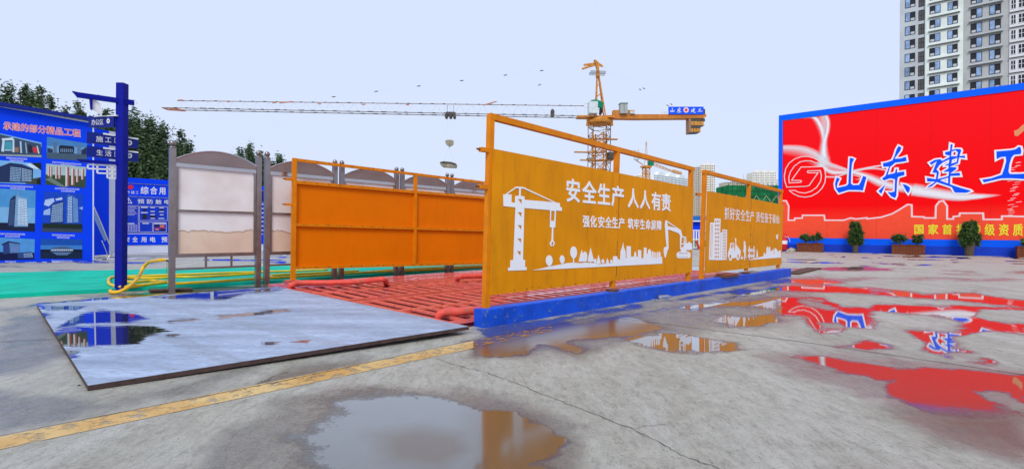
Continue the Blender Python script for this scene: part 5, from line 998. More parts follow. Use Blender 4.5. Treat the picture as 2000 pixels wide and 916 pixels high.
def column(xc, yt, yb, wpx, tw, lab):
    p = wallpt(xc, 1.0); H = RP.st(xc, yt)[1]*.97; zb = RP.st(xc, yb)[1]*.97; r = wpx/970*p.y/2*.95
    t = thing('column_shrub', p, lab, 'shrub', 'tall column shrubs by the red wall'); cs = []
    for k in range(170):
        z_ = random.random(); rr = r*(.55+.45*math.sin(math.pi*min(1, z_*1.0+.12)**.8)); a = random.random()*6.28; q = rr*.78*random.random()**.4
        cs.append((p.x+math.cos(a)*q, p.y+math.sin(a)*q, zb+(H-zb)*(.02+.93*z_), r*random.uniform(.16, .26)))
    b = MB(); tr = tw/970*p.y/2; b.tube([p, p+V((0, 0, zb*.6)), p+V((0, 0, zb+.2)), p+V((0, 0, H*.8))], [tr*.85, tr, tr*1.25, .03], 10); b.build('trunk', BARK, t)
    leaves(cs, 95, .062, 0, 'foliage', LEAF2, t)
column(1671, 432, 477, 31, 10, 'slimmer tall column shrub, between the left and middle planters')
column(1888, 430, 479, 40, 15, 'broader tall column shrub covering part of the yellow lettering')
ep = wallpt(1533, .7); t = thing('fire_extinguisher', ep, 'red wheeled fire extinguisher standing at the left end of the red wall', 'fire extinguisher')
EXR = mat('extinguisher_red', (.62, .015, .03), .3, var=.08); H = RP.st(1533, 457)[1]*.98; r = .25
b = MB(); b.lathe(ep, [(r*.9, .10), (r, .16), (r, H*.68), (r*.85, H*.76), (r*.35, H*.82), (.06, H*.84), (.06, H*.88)], 18); b.build('cylinder', EXR, t, smooth=True)
b = MB(); b.lathe(ep, [(r+.004, H*.42), (r+.005, H*.43), (r+.005, H*.62), (r+.004, H*.63)], 18); b.build('white_label', WHITE, t, smooth=True)
b = MB(); u = RP.u; b.tube(smoothpath([ep-u*.2+V((0, 0, H*.55))-RP.n*.2, ep-u*.2+V((0, 0, H*.95)), ep-u*.1+V((0, 0, H)), ep+u*.1+V((0, 0, H)), ep+u*.2+V((0, 0, H*.95)), ep+u*.2+V((0, 0, H*.55))-RP.n*.2]), .022, 6); b.build('handle', EXR, t, smooth=True)
b = MB(); b.tube(smoothpath([ep+V((0, 0, H*.86)), ep+u*.25+V((0, 0, H*.84)), ep+u*.38+V((0, 0, H*.72)), ep+u*.42+V((0, 0, H*.55))]), .02, 6); b.build('hose', PALE, t, smooth=True)
for sgn in (-1, 1):
    c = ep+u*sgn*.27-RP.n*.12+V((0, 0, .13)); b = MB(); b.tube([c-u*.03, c+u*.03], .13, 14); b.build('wheel', BLACK, t)
def lump(c, sx, sy, sz, m, name, label, cat, seed):
    r_ = random.Random(seed); b = MB(); n = 12; rings = []
    for i in range(7):
        ph = math.pi*i/6*.52; z_ = math.cos(ph)*sz; rr = math.sin(ph)
        rings.append([(c[0]+math.cos(2*math.pi*k/n)*rr*sx*r_.uniform(.82, 1.15), c[1]+math.sin(2*math.pi*k/n)*rr*sy*r_.uniform(.82, 1.15), max(0.004, c[2]+z_*r_.uniform(.75, 1.15))) for k in range(n)])
    vs = [p for g in rings for p in g]; b.add(vs, [(i*n+k, i*n+(k+1) % n, (i+1)*n+(k+1) % n, (i+1)*n+k) for i in range(6) for k in range(n)]+[tuple(range(n))])
    return tag(b.build(name, m, org=V((c[0], c[1], 0))), label, cat)
p = wallpt(1549, .8); lump((p.x, p.y, 0), .42, .3, .28, mat('dirty_sack', (.42, .38, .28), .8, var=.3, scale=6), 'sack', 'crumpled pale sack lying between extinguisher and leftmost planter', 'sack', 3)
# ------------------------------------------------------------------ things lying on the kerb and yard
for k, (p, q, lab) in enumerate([((1404, 541), (1437, 537), 'short brown board lying flat on the kerb, lowest of the scraps'), ((1408, 537.5), (1430, 534.5), 'reddish board lying on top of the brown scrap on the kerb'), ((1452, 533), (1477, 530), 'pale flat board lying on the kerb by the second frame foot')]):
    zz = .27+.03*(k == 1); a, c = G(*p, zz), G(*q, zz); b = MB(); b.bar(a, c, .28, .024); tag(b.build('wood_scrap', mat('scrap_wood%d' % k, [(.13, .06, .03), (.28, .07, .04), (.32, .24, .17)][k], .8, var=.3, scale=10), org=V((a.x, a.y, zz))), lab, 'board', 'boards left on the kerb')
a, c = G(1546, 536), G(1590, 525); b = MB(); b.bar(a+V((0, 0, .03)), c+V((0, 0, .03)), .45, .04); tag(b.build('loose_plank', mat('dark_plank', (.10, .05, .03), .7, var=.3), org=a), 'dark brown plank lying on the ground past the far end of the kerb', 'plank')
p = G(1287, 585); b = MB(); u = V((1, .35, 0)).normalized()
b.tube([p+V((0, 0, .045)), p+u*.04+V((0, 0, .045)), p+u*.20+V((0, 0, .05)), p+u*.27+V((0, 0, .05)), p+u*.30+V((0, 0, .05))], [.04, .045, .045, .018, .018], 10)
clr = mat('crushed_clear_plastic', (.75, .78, .8), .15, var=.1); clr.node_tree.nodes['Principled BSDF'].inputs['Transmission Weight'].default_value = .85; tag(b.build('plastic_bottle', clr, org=p, smooth=True), 'crushed clear plastic bottle by the foot of the kerb', 'bottle')
lump((G(1276, 588).x, G(1276, 588).y, 0), .06, .03, .04, clr, 'plastic_bag', 'small crumpled clear bag just left of the bottle at the kerb', 'litter', 5)
lump((G(611, 692).x, G(611, 692).y, 0), .018, .014, .014, WHITE, 'pebble', 'tiny white pebble in front of the steel ramp plate', 'pebble', 8)
lump((G(154, 753).x, G(154, 753).y, 0), .012, .01, .01, BLACK, 'pebble', 'tiny dark pebble left of the plate corner', 'pebble', 9)

# ------------------------------------------------------------------ grey tower block
TD = V((.756, -.655, 0)); tA = D(1757, 100, 112); TP = Plane(V((tA.x, tA.y, 0)), V((tA.x, tA.y, 0))+TD)
tw = thing('grey_apartment_tower', TP.pt(0, 0), 'tall unfinished grey concrete apartment tower with blue windows, behind the red wall', 'apartment tower')
TG = mat('grey_render', (.47, .51, .54), .85, var=.12, scale=.25, dirt=.3, dcol=(.36, .37, .38)); TL = mat('pale_green_render', (.70, .76, .73), .85, var=.12, scale=.3, dirt=.25, dcol=(.48, .50, .47)); TW = mat('white_render', (.74, .74, .78), .8, var=.05, scale=.3)
TGD = mat('mid_grey_render', (.44, .455, .45), .85, var=.12, scale=.25, dirt=.3, dcol=(.15, .15, .14))
sx = lambda x, y=100: TP.st(x, y)[0]
HTW = 66
def tb(s_a, s_b, z0, z1, o0_, o1_, name, m, par=None): b = MB(); b.prism(TP, [(s_a, z0), (s_b, z0), (s_b, z1), (s_a, z1)], o0_, o1_); return b.build(name, m, par or tw)
xA, xB, xC, xD = 0, sx(1807), sx(1881), sx(1971)
tb(xA, xB-.01, 0, HTW, -12, 0, 'wall', TG); tb(xB, xC-.01, 0, HTW, -12, .5, 'wall', TL); tb(xC, xD-.01, 0, HTW, -12, .1, 'wall', TGD); tb(xD, xD+12, 0, HTW, -12, .3, 'wall', TW)
FR = mat('window_frame_dark', (.03, .03, .04), .5); GLS = mat('blue_window_glass', (.24, .36, .56), .12, var=.5, scale=.7); OPN = mat('dark_opening', (.02, .022, .03), .6)
PLB = mat('parapet_light', (.5, .52, .55), .6)
wm = {}
def window(kind, s_c, z_c, w, h, off):       # pane on one side, dark opening with small pane on the other
    key = (kind, round(w, 2))
    if key not in wm:
        o_ = V(tw['_o']); ms = []
        def mk(polys, m):
            b = MB()
            for (a, z0, c, z1, p0, p1) in polys: b.prism(TP, [(a, z0), (c, z0), (c, z1), (a, z1)], p0, p1)
            me = bpy.data.meshes.new('w'); me.from_pydata([tuple(v-TP.pt(0, 0)) for v in b.v], [], b.f); me.materials.append(m); return me
        f = .5; sg = 1 if kind in ('L',) else -1
        hw, hh = w/2, h/2
        frame = mk([(-hw, -hh, hw, hh, .005, .02)], OPN if kind != 'N' else mat('brown_louvre', (.10, .10, .095), .7))
        bars = mk([(-hw, -hh, -hw+.09, hh, .02, .08), (hw-.09, -hh, hw, hh, .02, .08), (-hw+.09, hh-.09, hw-.09, hh, .02, .08), (-hw+.09, -hh, hw-.09, -hh+.09, .02, .08), (-.04, -hh+.09, .04, hh-.09, .02, .08)]+([(-hw+.09, 0, -.04, .08, .02, .06), (.04, 0, hw-.09, .08, .02, .06)] if kind in ('N', 'D') else []), FR if kind != 'D' else TW)
        pane = None
        if kind == 'L': pane = mk([(-hw+.1, -hh+.1, -.03, hh-.1, .03, .05)], GLS)
        if kind == 'R': pane = mk([(.03, -hh+.1, hw-.1, hh-.1, .03, .05)], GLS)
        small = mk([(.1, -hh+.1, hw-.15, -hh+.6, .03, .05)] if kind == 'L' else [(-hw+.15, -hh+.1, -.1, -hh+.6, .03, .05)], PLB) if kind in 'LR' else None
        wm[key] = (frame, bars, pane, small)
    frame, bars, pane, small = wm[key]; loc = TP.pt(s_c, z_c, off)-TP.pt(0, 0)
    o = link('window', frame, tw, loc=loc); 
    for nm, me in (('frame', bars), ('pane', pane), ('lower_pane', small)):
        if me: c = bpy.data.objects.new(nm, me); COL.objects.link(c); c.parent = o
STO = 3.05
def cx(a, b_): q0, q1 = sx(a), sx(b_); return (q0+q1)/2, q1-q0
zA = 49.95
for k in range(-11, 6):
    dz = k*STO
    s_, w = cx(1740+125/4.58, 1740+217/4.58); window('L', s_, zA+dz, w, 1.95, 0)
    s_, w = cx(1740+245/4.58, 1740+297/4.58); window('N', s_, zA+dz-.2, w, 2.3, 0)
    for (a, c, kd) in ((345, 442, 'R'), (505, 597, 'L')): s_, w = cx(1740+a/4.58, 1740+c/4.58); window(kd, s_, zA+dz+.25, w, 1.75, .5)
    for (a, c, kd) in ((712, 815, 'R'), (878, 982, 'L')): s_, w = cx(1740+a/4.58, 1740+c/4.58); window(kd, s_, zA+dz+.75, w, 1.95, .1)
    for (a, c) in ((1068, 1118), (1135, 1200)): s_, w = cx(1740+a/4.58, 1740+c/4.58); window('D', s_, zA+dz+.95, w, 1.9, .3)
    a, c = sx(1740+335/4.58), sx(1740+618/4.58); tb(a, c, zA+dz-1.35, zA+dz-1.1, .5, 1.0, 'sill_and_shade_strip', TL); tb(a+.15, c-.15, zA+dz-1.55, zA+dz-1.36, .5, .8, 'sill_and_shade_strip', mat('shadow_band_grey', (.22, .23, .22), .8))  # the grey strip below each sill paints the sill's shadow
    a, c = sx(1740+697/4.58), sx(1740+1002/4.58); tb(a, c, zA+dz-.92, zA+dz-.68, .1, .7, 'sill_and_shade_strip', TG); tb(a+.15, c-.15, zA+dz-1.12, zA+dz-.93, .1, .5, 'sill_and_shade_strip', mat('shadow_band_grey', (.22, .23, .22), .8))
    tb(xD, xD+12, zA+dz-.75, zA+dz-.6, .3, .6, 'floor_band', mat('floor_band_brown', (.14, .12, .10), .8))
    s9 = sx(1998); tb(s9+.1, s9+3.6, zA+dz+.0, zA+dz+1.9, .3, .32, 'window', OPN)
# ------------------------------------------------------------------ distant residential blocks
def block(name, px0, px1, ytop, Y, label, wall, wcol, cols, rows, depth=16, tilt=0.0, crown=True, side=None):
    p0, p1 = D(px0, ytop, Y), D(px1, ytop, Y*(1+tilt)); P = Plane(V((p0.x, p0.y, 0)), V((p1.x, p1.y, 0))); H = p0.z
    t = thing(name, P.pt(P.len/2, 0), label, 'apartment block', 'distant residential towers'); b = MB(); b.prism(P, [(0, 0), (P.len, 0), (P.len, H), (0, H)], -depth, 0); b.build('wall', wall, t)
    b = MB(); q = MB(); cw = P.len/cols; rh = H/rows
    for i in range(cols):
        for j in range(rows):
            if i % 3 == 2 and wcol is not None: 
                q.prism(P, [(cw*(i+.12), rh*(j+.25)), (cw*(i+.88), rh*(j+.25)), (cw*(i+.88), rh*(j+.42)), (cw*(i+.12), rh*(j+.42))], .01, .8)
            b.prism(P, [(cw*(i+.18), rh*(j+.42)), (cw*(i+.82), rh*(j+.42)), (cw*(i+.82), rh*(j+.92)), (cw*(i+.18), rh*(j+.92))], .01, .12)
    tag(b.build('windows', wcol, t), kind='stuff'); 
    if q.f: tag(q.build('balconies', wall, t), kind='stuff')
    if crown:
        b = MB()
        for f in (.2, .5, .8):
            s_ = P.len*f; w = P.len*.09
            arc = [(s_-w, H)]+[(s_+w*math.cos(math.pi*(1-k/8)), H+1.5+w*.5*math.sin(math.pi*k/8)) for k in range(9)]+[(s_+w, H)]
            b.prism(P, arc, -5, .1)
        b.bar(P.pt(P.len*.5, H+2, -3), P.pt(P.len*.5, H+8, -3), .5); b.build('roof_crown', wall, t)
    return t
CRM = mat('cream_tower_wall', (.86, .80, .68), .8, var=.1, scale=.03); GRB = mat('grey_blue_tower_wall', (.80, .84, .84), .8, var=.1, scale=.03); BRN = mat('brown_tower_wall', (.60, .52, .42), .8, var=.1, scale=.03)
WD = mat('far_window_dark', (.13, .15, .16), .3); WB = mat('far_window_blue', (.24, .31, .38), .3)
block('residential_tower', 1356, 1369, 327, 600, 'tall narrow distant tower side, brown banded, left part of the tallest far tower', BRN, WD, 4, 30, 14, crown=False)
block('residential_tower', 1369.3, 1397, 323, 598, 'tallest distant cream residential tower, seen through the second orange frame', CRM, WD, 8, 30, 18)
block('residential_tower', 1350, 1356, 345, 640, 'thin sliver of distant tower left of the tallest far tower', GRB, WD, 2, 28, 14, crown=False)
block('residential_slab', 1277, 1345, 341, 620, 'long pale distant apartment slab with domed roof ornaments, above the first orange frame', GRB, WB, 24, 26, 16, tilt=.08)
block('residential_tower', 1470, 1516, 337, 610, 'distant cream and white tower rising above the green scaffold at right', CRM, WB, 14, 27, 16)
block('residential_tower', 1436, 1472, 353, 640, 'lower distant block left of the right-hand tower, above the green scaffold', BRN, WD, 10, 24, 16)
block('residential_tower', 1415.5, 1436, 356, 560, 'dark brown distant block at the left end of the green scaffold', BRN, WD, 6, 22, 16, crown=False)
block('residential_slab', 1244, 1262, 343, 640, 'small distant roofs beside the far tower crane', CRM, WB, 8, 26, 16)
block('residential_slab', 1516, 1560, 352, 620, 'distant block hidden mostly behind the red wall edge', GRB, WB, 12, 26, 16)
# green scaffold building
p0, p1 = D(1422, 362, 170), D(1540, 362, 170); SPn = Plane(V((p0.x, p0.y, 0)), V((p1.x, p1.y, 0)))
t = thing('scaffolded_building', SPn.pt(5, 0), 'low building wrapped in green safety netting and scaffold poles', 'building')
NET = mat('green_safety_net', (.015, .19, .07), .9, spec=.05, var=.5, scale=.35, dirt=.7, dcol=(.008, .06, .02), chip=.4, ccol=(.03, .30, .12), cscale=.9); H = p0.z
b = MB(); b.prism(SPn, [(0, 0), (SPn.len, 0), (SPn.len, H), (0, H)], -10, 0); b.build('net_wrap', NET, t)
b = MB()
for k in range(int(SPn.len/1.5)+1): b.bar(SPn.pt(k*1.5, 0, .25), SPn.pt(k*1.5, H+.8, .25), .12)
for k in range(int(H/1.8)+1): b.bar(SPn.pt(0, k*1.8, .35), SPn.pt(SPn.len, k*1.8, .35), .12)
tag(b.build('scaffold_poles', mat('scaffold_green', (.03, .12, .04), .6), t), kind='stuff')
b = MB()
for k in range(6): s_ = 1+k*3.4; b.bar(SPn.pt(s_, H-6, .45), SPn.pt(s_+1.7, H-3.5, .45), .12); b.bar(SPn.pt(s_+1.7, H-3.5, .45), SPn.pt(s_+3.4, H-6, .45), .12)
tag(b.build('diagonal_braces', mat('brace_pale', (.55, .45, .3), .6), t), kind='stuff')
# cabin, barrier seen in the gap between the frames
p0, p1 = G(1330, 487), G(1400, 487); CPn = Plane(p0, p1)
t = thing('site_cabin', CPn.px(1360, 487), 'blue site cabin with white-edged roof seen in the gap between the orange frames', 'cabin')
b = MB(); b.ppx(CPn, [(1325, 430), (1410, 430), (1410, 487), (1325, 487)], -6, -3); b.build('body', BLUE_P, t)
b = MB(); b.ppx(CPn, [(1320, 420), (1415, 420), (1415, 430), (1320, 430)], -6.3, -2.7); b.build('roof', mat('cabin_roof_blue', (.02, .15, .5), .5), t)
b = MB(); b.ppx(CPn, [(1320, 429.5), (1415, 429.5), (1415, 432), (1320, 432)], -2.69, -2.6); b.build('roof_trim', WHITE, t)
b = MB(); b.ppx(CPn, [(1355, 440), (1366, 440), (1366, 452), (1355, 452)], -2.99, -2.9); b.build('window', PALE, t)
t = thing('white_barrier', CPn.px(1360, 487), 'white tubular barrier in the gap between the orange frames', 'barrier')
for k in range(12):
    b = MB(); b.bar(CPn.px(1335+k*5, 486), CPn.px(1335+k*5, 449), .09); b.build('upright', WHITE, t)
for y in (450, 468, 484): b = MB(); b.bar(CPn.px(1333, y, .05), CPn.px(1392, y, .05), .08); b.build('rail', WHITE, t)
b = MB(); b.bar(CPn.px(1362, 486, .3), CPn.px(1356, 470, .3), .14); b.build('red_strut', mat('barrier_red', (.6, .04, .04), .5), t)
b = MB(); b.ppx(CPn, [(1330, 466), (1400, 466), (1400, 484), (1330, 484)], -1.2, -.8)
tag(b.build('green_fence_sheet', mat('green_sheet', (.02, .3, .08), .7), org=CPn.px(1360, 484)), 'green sheet fence behind the white barrier, in the gap between the frames', 'fence')

# ------------------------------------------------------------------ tower crane
cm = D(1171, 229, 65); CP = Plane(V((cm.x, cm.y, 0)), V((cm.x, cm.y, 0))+V((1, .053, 0))); u, nn = CP.u, CP.n
cr_ = thing('tower_crane', CP.pt(0, 0), 'large orange tower crane with long jib to the left, above the orange frames', 'tower crane')
def lattice(b, P0, ax, ay, z0, z1, w, step, leg=.13, br=.06, diag=True):
    cs = [(ax*i+ay*j)*(w/2) for i, j in ((-1, -1), (1, -1), (1, 1), (-1, 1))]
    for c in cs: b.bar(P0+c+V((0, 0, z0)), P0+c+V((0, 0, z1)), leg)
    z_ = z0; k = 0
    while z_ < z1-.05:
        zz = min(z_+step, z1)
        for i in range(4):
            a, c = P0+cs[i], P0+cs[(i+1) % 4]; b.bar(a+V((0, 0, z_)), c+V((0, 0, z_)), br*1.2)
            if diag: b.bar(a+V((0, 0, z_ if k % 2 else zz)), c+V((0, 0, zz if k % 2 else z_)), br)
        z_ = zz; k += 1
zj = CP.st(1171, 231)[1]; base = CP.pt(0, 0); a1 = (u*.88+nn*.47).normalized(); a2 = V((-a1.y, a1.x, 0))
b = MB(); lattice(b, base, a1, a2, 0, 2.4, 1.5, 1.2, .16, .08); ms0 = b.build('mast_section', CRANE_Y, cr_)
for k in range(1, 6): link('mast_section', ms0.data, cr_, loc=V((0, 0, 2.4*k)))
zc0 = CP.st(1171, 326)[1]
b = MB(); lattice(b, base, a1, a2, zc0-.5, zj-.7, 2.35, 1.1, .09, .05); b.build('climbing_cage', mat('cage_brown', (.22, .11, .04), .6, var=.3), cr_)
for (y, x0, x1) in ((298, 1122, 1178), (313.5, 1133, 1196), (272, 1150, 1206)):
    z_ = CP.st(1171, y)[1]; b = MB(); s0_, s1_ = CP.st(x0, y)[0], CP.st(x1, y)[0]; b.box(CP.pt((s0_+s1_)/2, z_), u*((s1_-s0_)/2), nn*.35, V((0, 0, .05))); b.build('work_platform', CRANE_Y, cr_)
b = MB(); b.box(CP.px(1193.5, 305), u*.45, nn*.5, V((0, 0, .45))); b.build('hydraulic_unit', CRANE_D, cr_)
b = MB(); b.box(CP.px(1151, 311), u*.32, nn*.3, V((0, 0, .14))); b.build('control_box', mat('teal_grey_box', (.2, .28, .28), .5), cr_)
b = MB(); b.lathe(base+V((0, 0, zj-.95)), [(1.0, 0), (1.5, .25), (1.55, .55), (1.3, .62), (1.25, .80)], 20); b.build('slewing_ring', CRANE_Y, cr_)
b = MB(); b.box(CP.pt(-.6, zj+.05), u*2.4, nn*.8, V((0, 0, .1))); b.build('turntable_deck', CRANE_Y, cr_)
for (x, y0, y1) in ((1151, 230, 246), (1192, 232, 246)):
    b = MB(); b.bar(CP.px(x, y0), CP.px(x-(2 if x < 1170 else -1), y1), .55, .5); b.build('ring_bracket', CRANE_Y, cr_)
# tower head
z9 = Z(3.98, 1120, 110); hd = lambda x, y, o=0: CP.px(*z9([(x, y)])[0], o)
b = MB()
for o in (-.5, .5):
    b.bar(hd(172, 470, o), hd(184, 160, o*.3), .13); b.bar(hd(242, 465, o), hd(197, 160, o*.3), .15)
for (p, q) in (((174,400),(232,420)),((176,350),(224,360)),((174,400),(224,360)),((177,318),(214,290)),((182,240),(203,210)),((228,400),(176,350))): b.bar(hd(*p, .4), hd(*q, .4), .06); b.bar(hd(*p, -.4), hd(*q, -.4), .06)
b.build('head_frame', CRANE_Y, cr_)
b = MB(); b.ppx(CP, z9([(158,34),(170,34),(200,62),(196,100),(202,165),(176,165),(182,105),(170,62)]), -.3, .3); b.build('head_cap', CRANE_Y, cr_)
b = MB(); b.bar(hd(185, 58), hd(80, 70), .22); b.bar(hd(180, 64), hd(68, 100), .22); b.bar(hd(185, 55), hd(228, 82), .22); b.bar(hd(130, 62), hd(120, 72), .35); b.build('tie_links', CRANE_Y, cr_)
b = MB()
for y in (130, 138, 147): b.bar(hd(123, y), hd(242, y+4), .05); b.bar(hd(123, y, .8), hd(242, y+4, .8), .05)
for x in (124, 182, 240): b.bar(hd(x, 130), hd(x, 148), .04)
b.build('head_guardrail', CRANE_D, cr_)
# cab
b = MB(); s0_, s1_ = CP.st(1141, 220)[0], CP.st(1159, 220)[0]; z0_, z1_ = CP.st(1150, 226)[1], CP.st(1150, 204)[1]
b.box(CP.pt((s0_+s1_)/2+.3, (z0_+z1_)/2, .9), u*.55, nn*.6, V((0, 0, .75))); b.build('operator_cab', mat('cab_white', (.62, .68, .70), .35), cr_)
b = MB()
for x in (80, 108): b.bar(hd(x, 375, .5), hd(x, 455, .5), .05)
b.bar(hd(80, 375, .5), hd(108, 375, .5), .05); b.bar(hd(80, 405, .5), hd(108, 405, .5), .05); b.bar(hd(112, 400, .5), hd(160, 465, .5), .08); b.bar(hd(130, 400, .5), hd(112, 460, .5), .06); b.build('access_rail', CRANE_P, cr_)
b = MB(); b.ppx(CP, z9([(122,362),(160,356),(190,368),(216,380),(212,400),(200,420),(176,412),(160,398),(135,398)]), .9, 1.3); b.ppx(CP, z9([(192,398),(218,384),(215,420),(195,432)]), .7, .9); b.build('green_cloth', mat('green_tarpaulin', (.0, .23, .12), .7, var=.35, scale=1.2), cr_)
b = MB(); b.ppx(CP, z9([(205,402),(220,395),(222,440),(210,462),(200,450)]), -.2, .3); b.build('slew_motor', CRANE_D, cr_)
# jib
zj1 = CP.st(1140, 229)[1]; sT, s_b = CP.st(325, 211)[0], CP.st(1140, 229)[0]
zb_ = lambda s: zj1
ht = lambda s: 1.05+(1.45-1.05)*(s-sT)/(s_b-sT)
JC = mat('jib_chord_steel', (.20, .17, .15), .6, var=.4, scale=.6); JL = mat('jib_lattice_pale', (.62, .62, .66), .6, var=.1)
for o in (-.55, .55):
    b = MB(); b.bar(CP.pt(sT, zj1, o), CP.pt(s_b, zj1, o), .085, .085); b.build('bottom_chord', JC, cr_)
b = MB(); b.bar(CP.pt(sT+1.3, zj1+ht(sT), 0), CP.pt(s_b, zj1+ht(s_b), 0), .085); b.build('top_chord', mat('jib_top_chord', (.30, .25, .24), .6, var=.3, scale=.6), cr_)
b = MB(); s_ = sT+1.3; k = 0
while s_ < s_b-1.2:
    for o in (-.55, .55): b.bar(CP.pt(s_, zj1, o), CP.pt(s_+.75, zj1+ht(s_), 0), .011); b.bar(CP.pt(s_+.75, zj1+ht(s_), 0), CP.pt(s_+1.5, zj1, o), .011)
    b.bar(CP.pt(s_, zj1, -.55), CP.pt(s_+.75, zj1, .55), .011); b.bar(CP.pt(s_, zj1, -.55), CP.pt(s_, zj1, .55), .011); s_ += 1.5
tag(b.build('jib_lattice', JL, cr_), kind='stuff')
b = MB(); s_ = sT+1.5; k = 0
while s_ < s_b:
    for o in (-.55, .55): b.box(CP.pt(s_+random.uniform(-.3, .3), zj1+.02, o), u*random.uniform(.1, .35), nn*.05, V((0, 0, .06)))
    b.box(CP.pt(s_, zj1+ht(s_)+.02), u*random.uniform(.05, .2), nn*.05, V((0, 0, .05))); s_ += 1.5
tag(b.build('chord_lugs', CRANE_D, cr_), kind='stuff')
JO = mat('jib_orange_joint', (.55, .20, .12), .6)
for (x0, y0, x1, y1) in ((350,195.8,358,196.2),(443,198.8,449,199),(532,201.2,539,201),(546,201.4,572,199),(621,203,627,203.2),(706,204.2,713,204.4),(793,205.2,799,205.3),(944,206,970,198.5)):
    b = MB(); b.bar(CP.px(x0, y0), CP.px(x1, y1), .12, .12); b.build('chord_joint', JO, cr_)
b = MB(); b.bar(CP.pt(sT-.2, zj1, -.6), CP.pt(sT+2, zj1, .6), .1); b.bar(CP.pt(sT-.2, zj1, .6), CP.pt(sT+2, zj1, -.6), .1); b.bar(CP.pt(sT-.1, zj1, -.6), CP.pt(sT-.1, zj1, .6), .12); b.bar(CP.pt(sT+2, zj1-.12, -.55), CP.pt(sT, zj1-.02, -.55), .09); b.build('jib_tip', JO, cr_)
# trolley, hook, load
s_ = CP.st(880, 222)[0]; b = MB(); b.box(CP.pt(s_, zj1-.05), u*.65, nn*.6, V((0, 0, .13)))
for d_ in (-.55, 0, .5): b.tube([CP.pt(s_+d_, zj1-.3, .62), CP.pt(s_+d_, zj1-.3, -.62)], .2, 8)
for d_ in (-.4, .4): b.bar(CP.pt(s_+d_, zj1, 0), CP.pt(s_+d_, zj1+1.2, 0), .04)
b.bar(CP.pt(s_-.6, zj1+.25), CP.pt(s_+.6, zj1+.25), .15); b.build('trolley', CRANE_D, cr_)
sc = CP.st(1079, 222)[0]; b = MB(); b.box(CP.pt(sc, zj1+.35), u*.22, nn*.3, V((0, 0, .35))); b.lathe(CP.pt(sc, zj1+.7), [(.25, 0), (.18, .15), (.02, .3)], 8); b.build('jib_basket', CRANE_D, cr_)
HK = mat('hook_block_striped', (.30, .27, .20), .6, var=.5, scale=1.5)
b = MB(); b.ppx(CP, [(869.5, 276), (873, 274), (883, 274), (886.5, 276), (885.5, 283), (881, 286), (876, 286), (871, 282)], -.18, .18); b.bar(CP.px(877.5, 286), CP.px(877.5, 289), .08); hkb = b.build('hook_block', HK, cr_)
b = MB()
for x in (874, 881): b.bar(CP.px(x, 226), CP.px(x, 275), .008)
b.build('hoist_ropes', JL, cr_)
b = MB(); b.ppx(CP, [(859.5, 319), (868, 317.5), (882, 319), (893, 323), (891, 328), (880, 327.5), (866, 326.5), (861, 323)], -.6, .6); o = b.build('lifting_plate', HK, None, org=CP.px(876, 323)); tag(o, 'flat brown lifting platform hanging on ropes below the crane hook', 'lifting platform')
b = MB(); b.ppx(CP, [(860, 318), (868, 316.6), (882, 318), (892.5, 321.5), (889, 322.8), (876, 320.2), (864, 320)], .62, .7)
b.bar(CP.px(877, 289), CP.px(864, 319), .006); b.bar(CP.px(877, 289), CP.px(889, 321), .006); r9 = b.build('edge_and_slings', CRANE_D, o)
# tie rods with dark couplings
b = MB()
AP = CP.px(1141, 128); AP2 = CP.px(1137, 134); AR_ = CP.px(1177, 130)
for (p, q) in ((AP, CP.px(560, 201)), (AP2, CP.px(957, 204)), (AR_, CP.px(1340, 224))): b.bar(p, q, .014)
b.build('tie_rods', mat('tie_rod_pale', (.78, .80, .86), .5), cr_)
b = MB()
def ontie(p, q, x):
    a = CP.st(x, 150)[0]; pa, qa = (p-CP.o).dot(u), (q-CP.o).dot(u); f = (a-pa)/(qa-pa); return p.lerp(q, f)
for x in (652, 735, 818, 902, 987, 1058): c = ontie(AP, CP.px(560, 201), x); d = (AP-CP.px(560, 201)).normalized(); b.bar(c-d*.22, c+d*.22, .09)
c = ontie(AP2, CP.px(957, 204), 1054); d = (AP2-CP.px(957, 204)).normalized(); b.bar(c-d*.2, c+d*.2, .09)
for x in (1254, 1308):
    for o in (-.25, .25): c = ontie(AR_, CP.px(1340, 224), x)+V((o, 0, o*.3)); d = (AR_-CP.px(1340, 224)).normalized(); b.bar(c-d*.15, c+d*.15, .08)
tag(b.build('tie_couplings', CRANE_D, cr_), kind='stuff')
# counter-jib
z10 = Z(10, 1200, 190)
b = MB(); b.ppx(CP, [(1178, 227.5), (1236, 225.5), (1376, 225.5), (1376, 230), (1371, 233), (1240, 234), (1182, 233)], -.55, .55); b.build('counter_jib', mat('counter_jib_orange', (.55, .19, .03), .5, var=.25, scale=.6, dirt=.4, dcol=(.22, .05, .01)), cr_)
b = MB(); b.ppx(CP, [(1197, 216), (1239, 216), (1239, 225.3), (1197, 225.3)], -.5, .2); b.build('winch_housing', CRANE_Y, cr_)
b = MB(); b.ppx(CP, [(1207.8, 206.5), (1221.8, 206.5), (1221.8, 225), (1207.8, 225)], .21, 1.0); ec = b.build('electrical_cabinet', mat('grey_green_cabinet', (.38, .42, .40), .5), cr_)
b = MB(); b.ppx(CP, [(1207, 205.2), (1222.5, 205.2), (1222.5, 206.4), (1207, 206.4)], .15, 1.05); b.build('cabinet_top', CRANE_D, ec)
b = MB(); b.ppx(CP, [(1214.5, 207), (1215, 207), (1215, 224), (1214.5, 224)], 1.0, 1.02); b.build('cabinet_seam', CRANE_D, ec)
b = MB(); b.ppx(CP, [(1227.5, 220), (1237, 220), (1237, 225), (1227.5, 225)], .21, .8); b.build('resistor_box', mat('box_pale', (.6, .65, .65), .5), cr_)
b = MB(); 
for x in (1293.5, 1298, 1302): b.bar(CP.px(x, 219.3), CP.px(x, 226), .05)
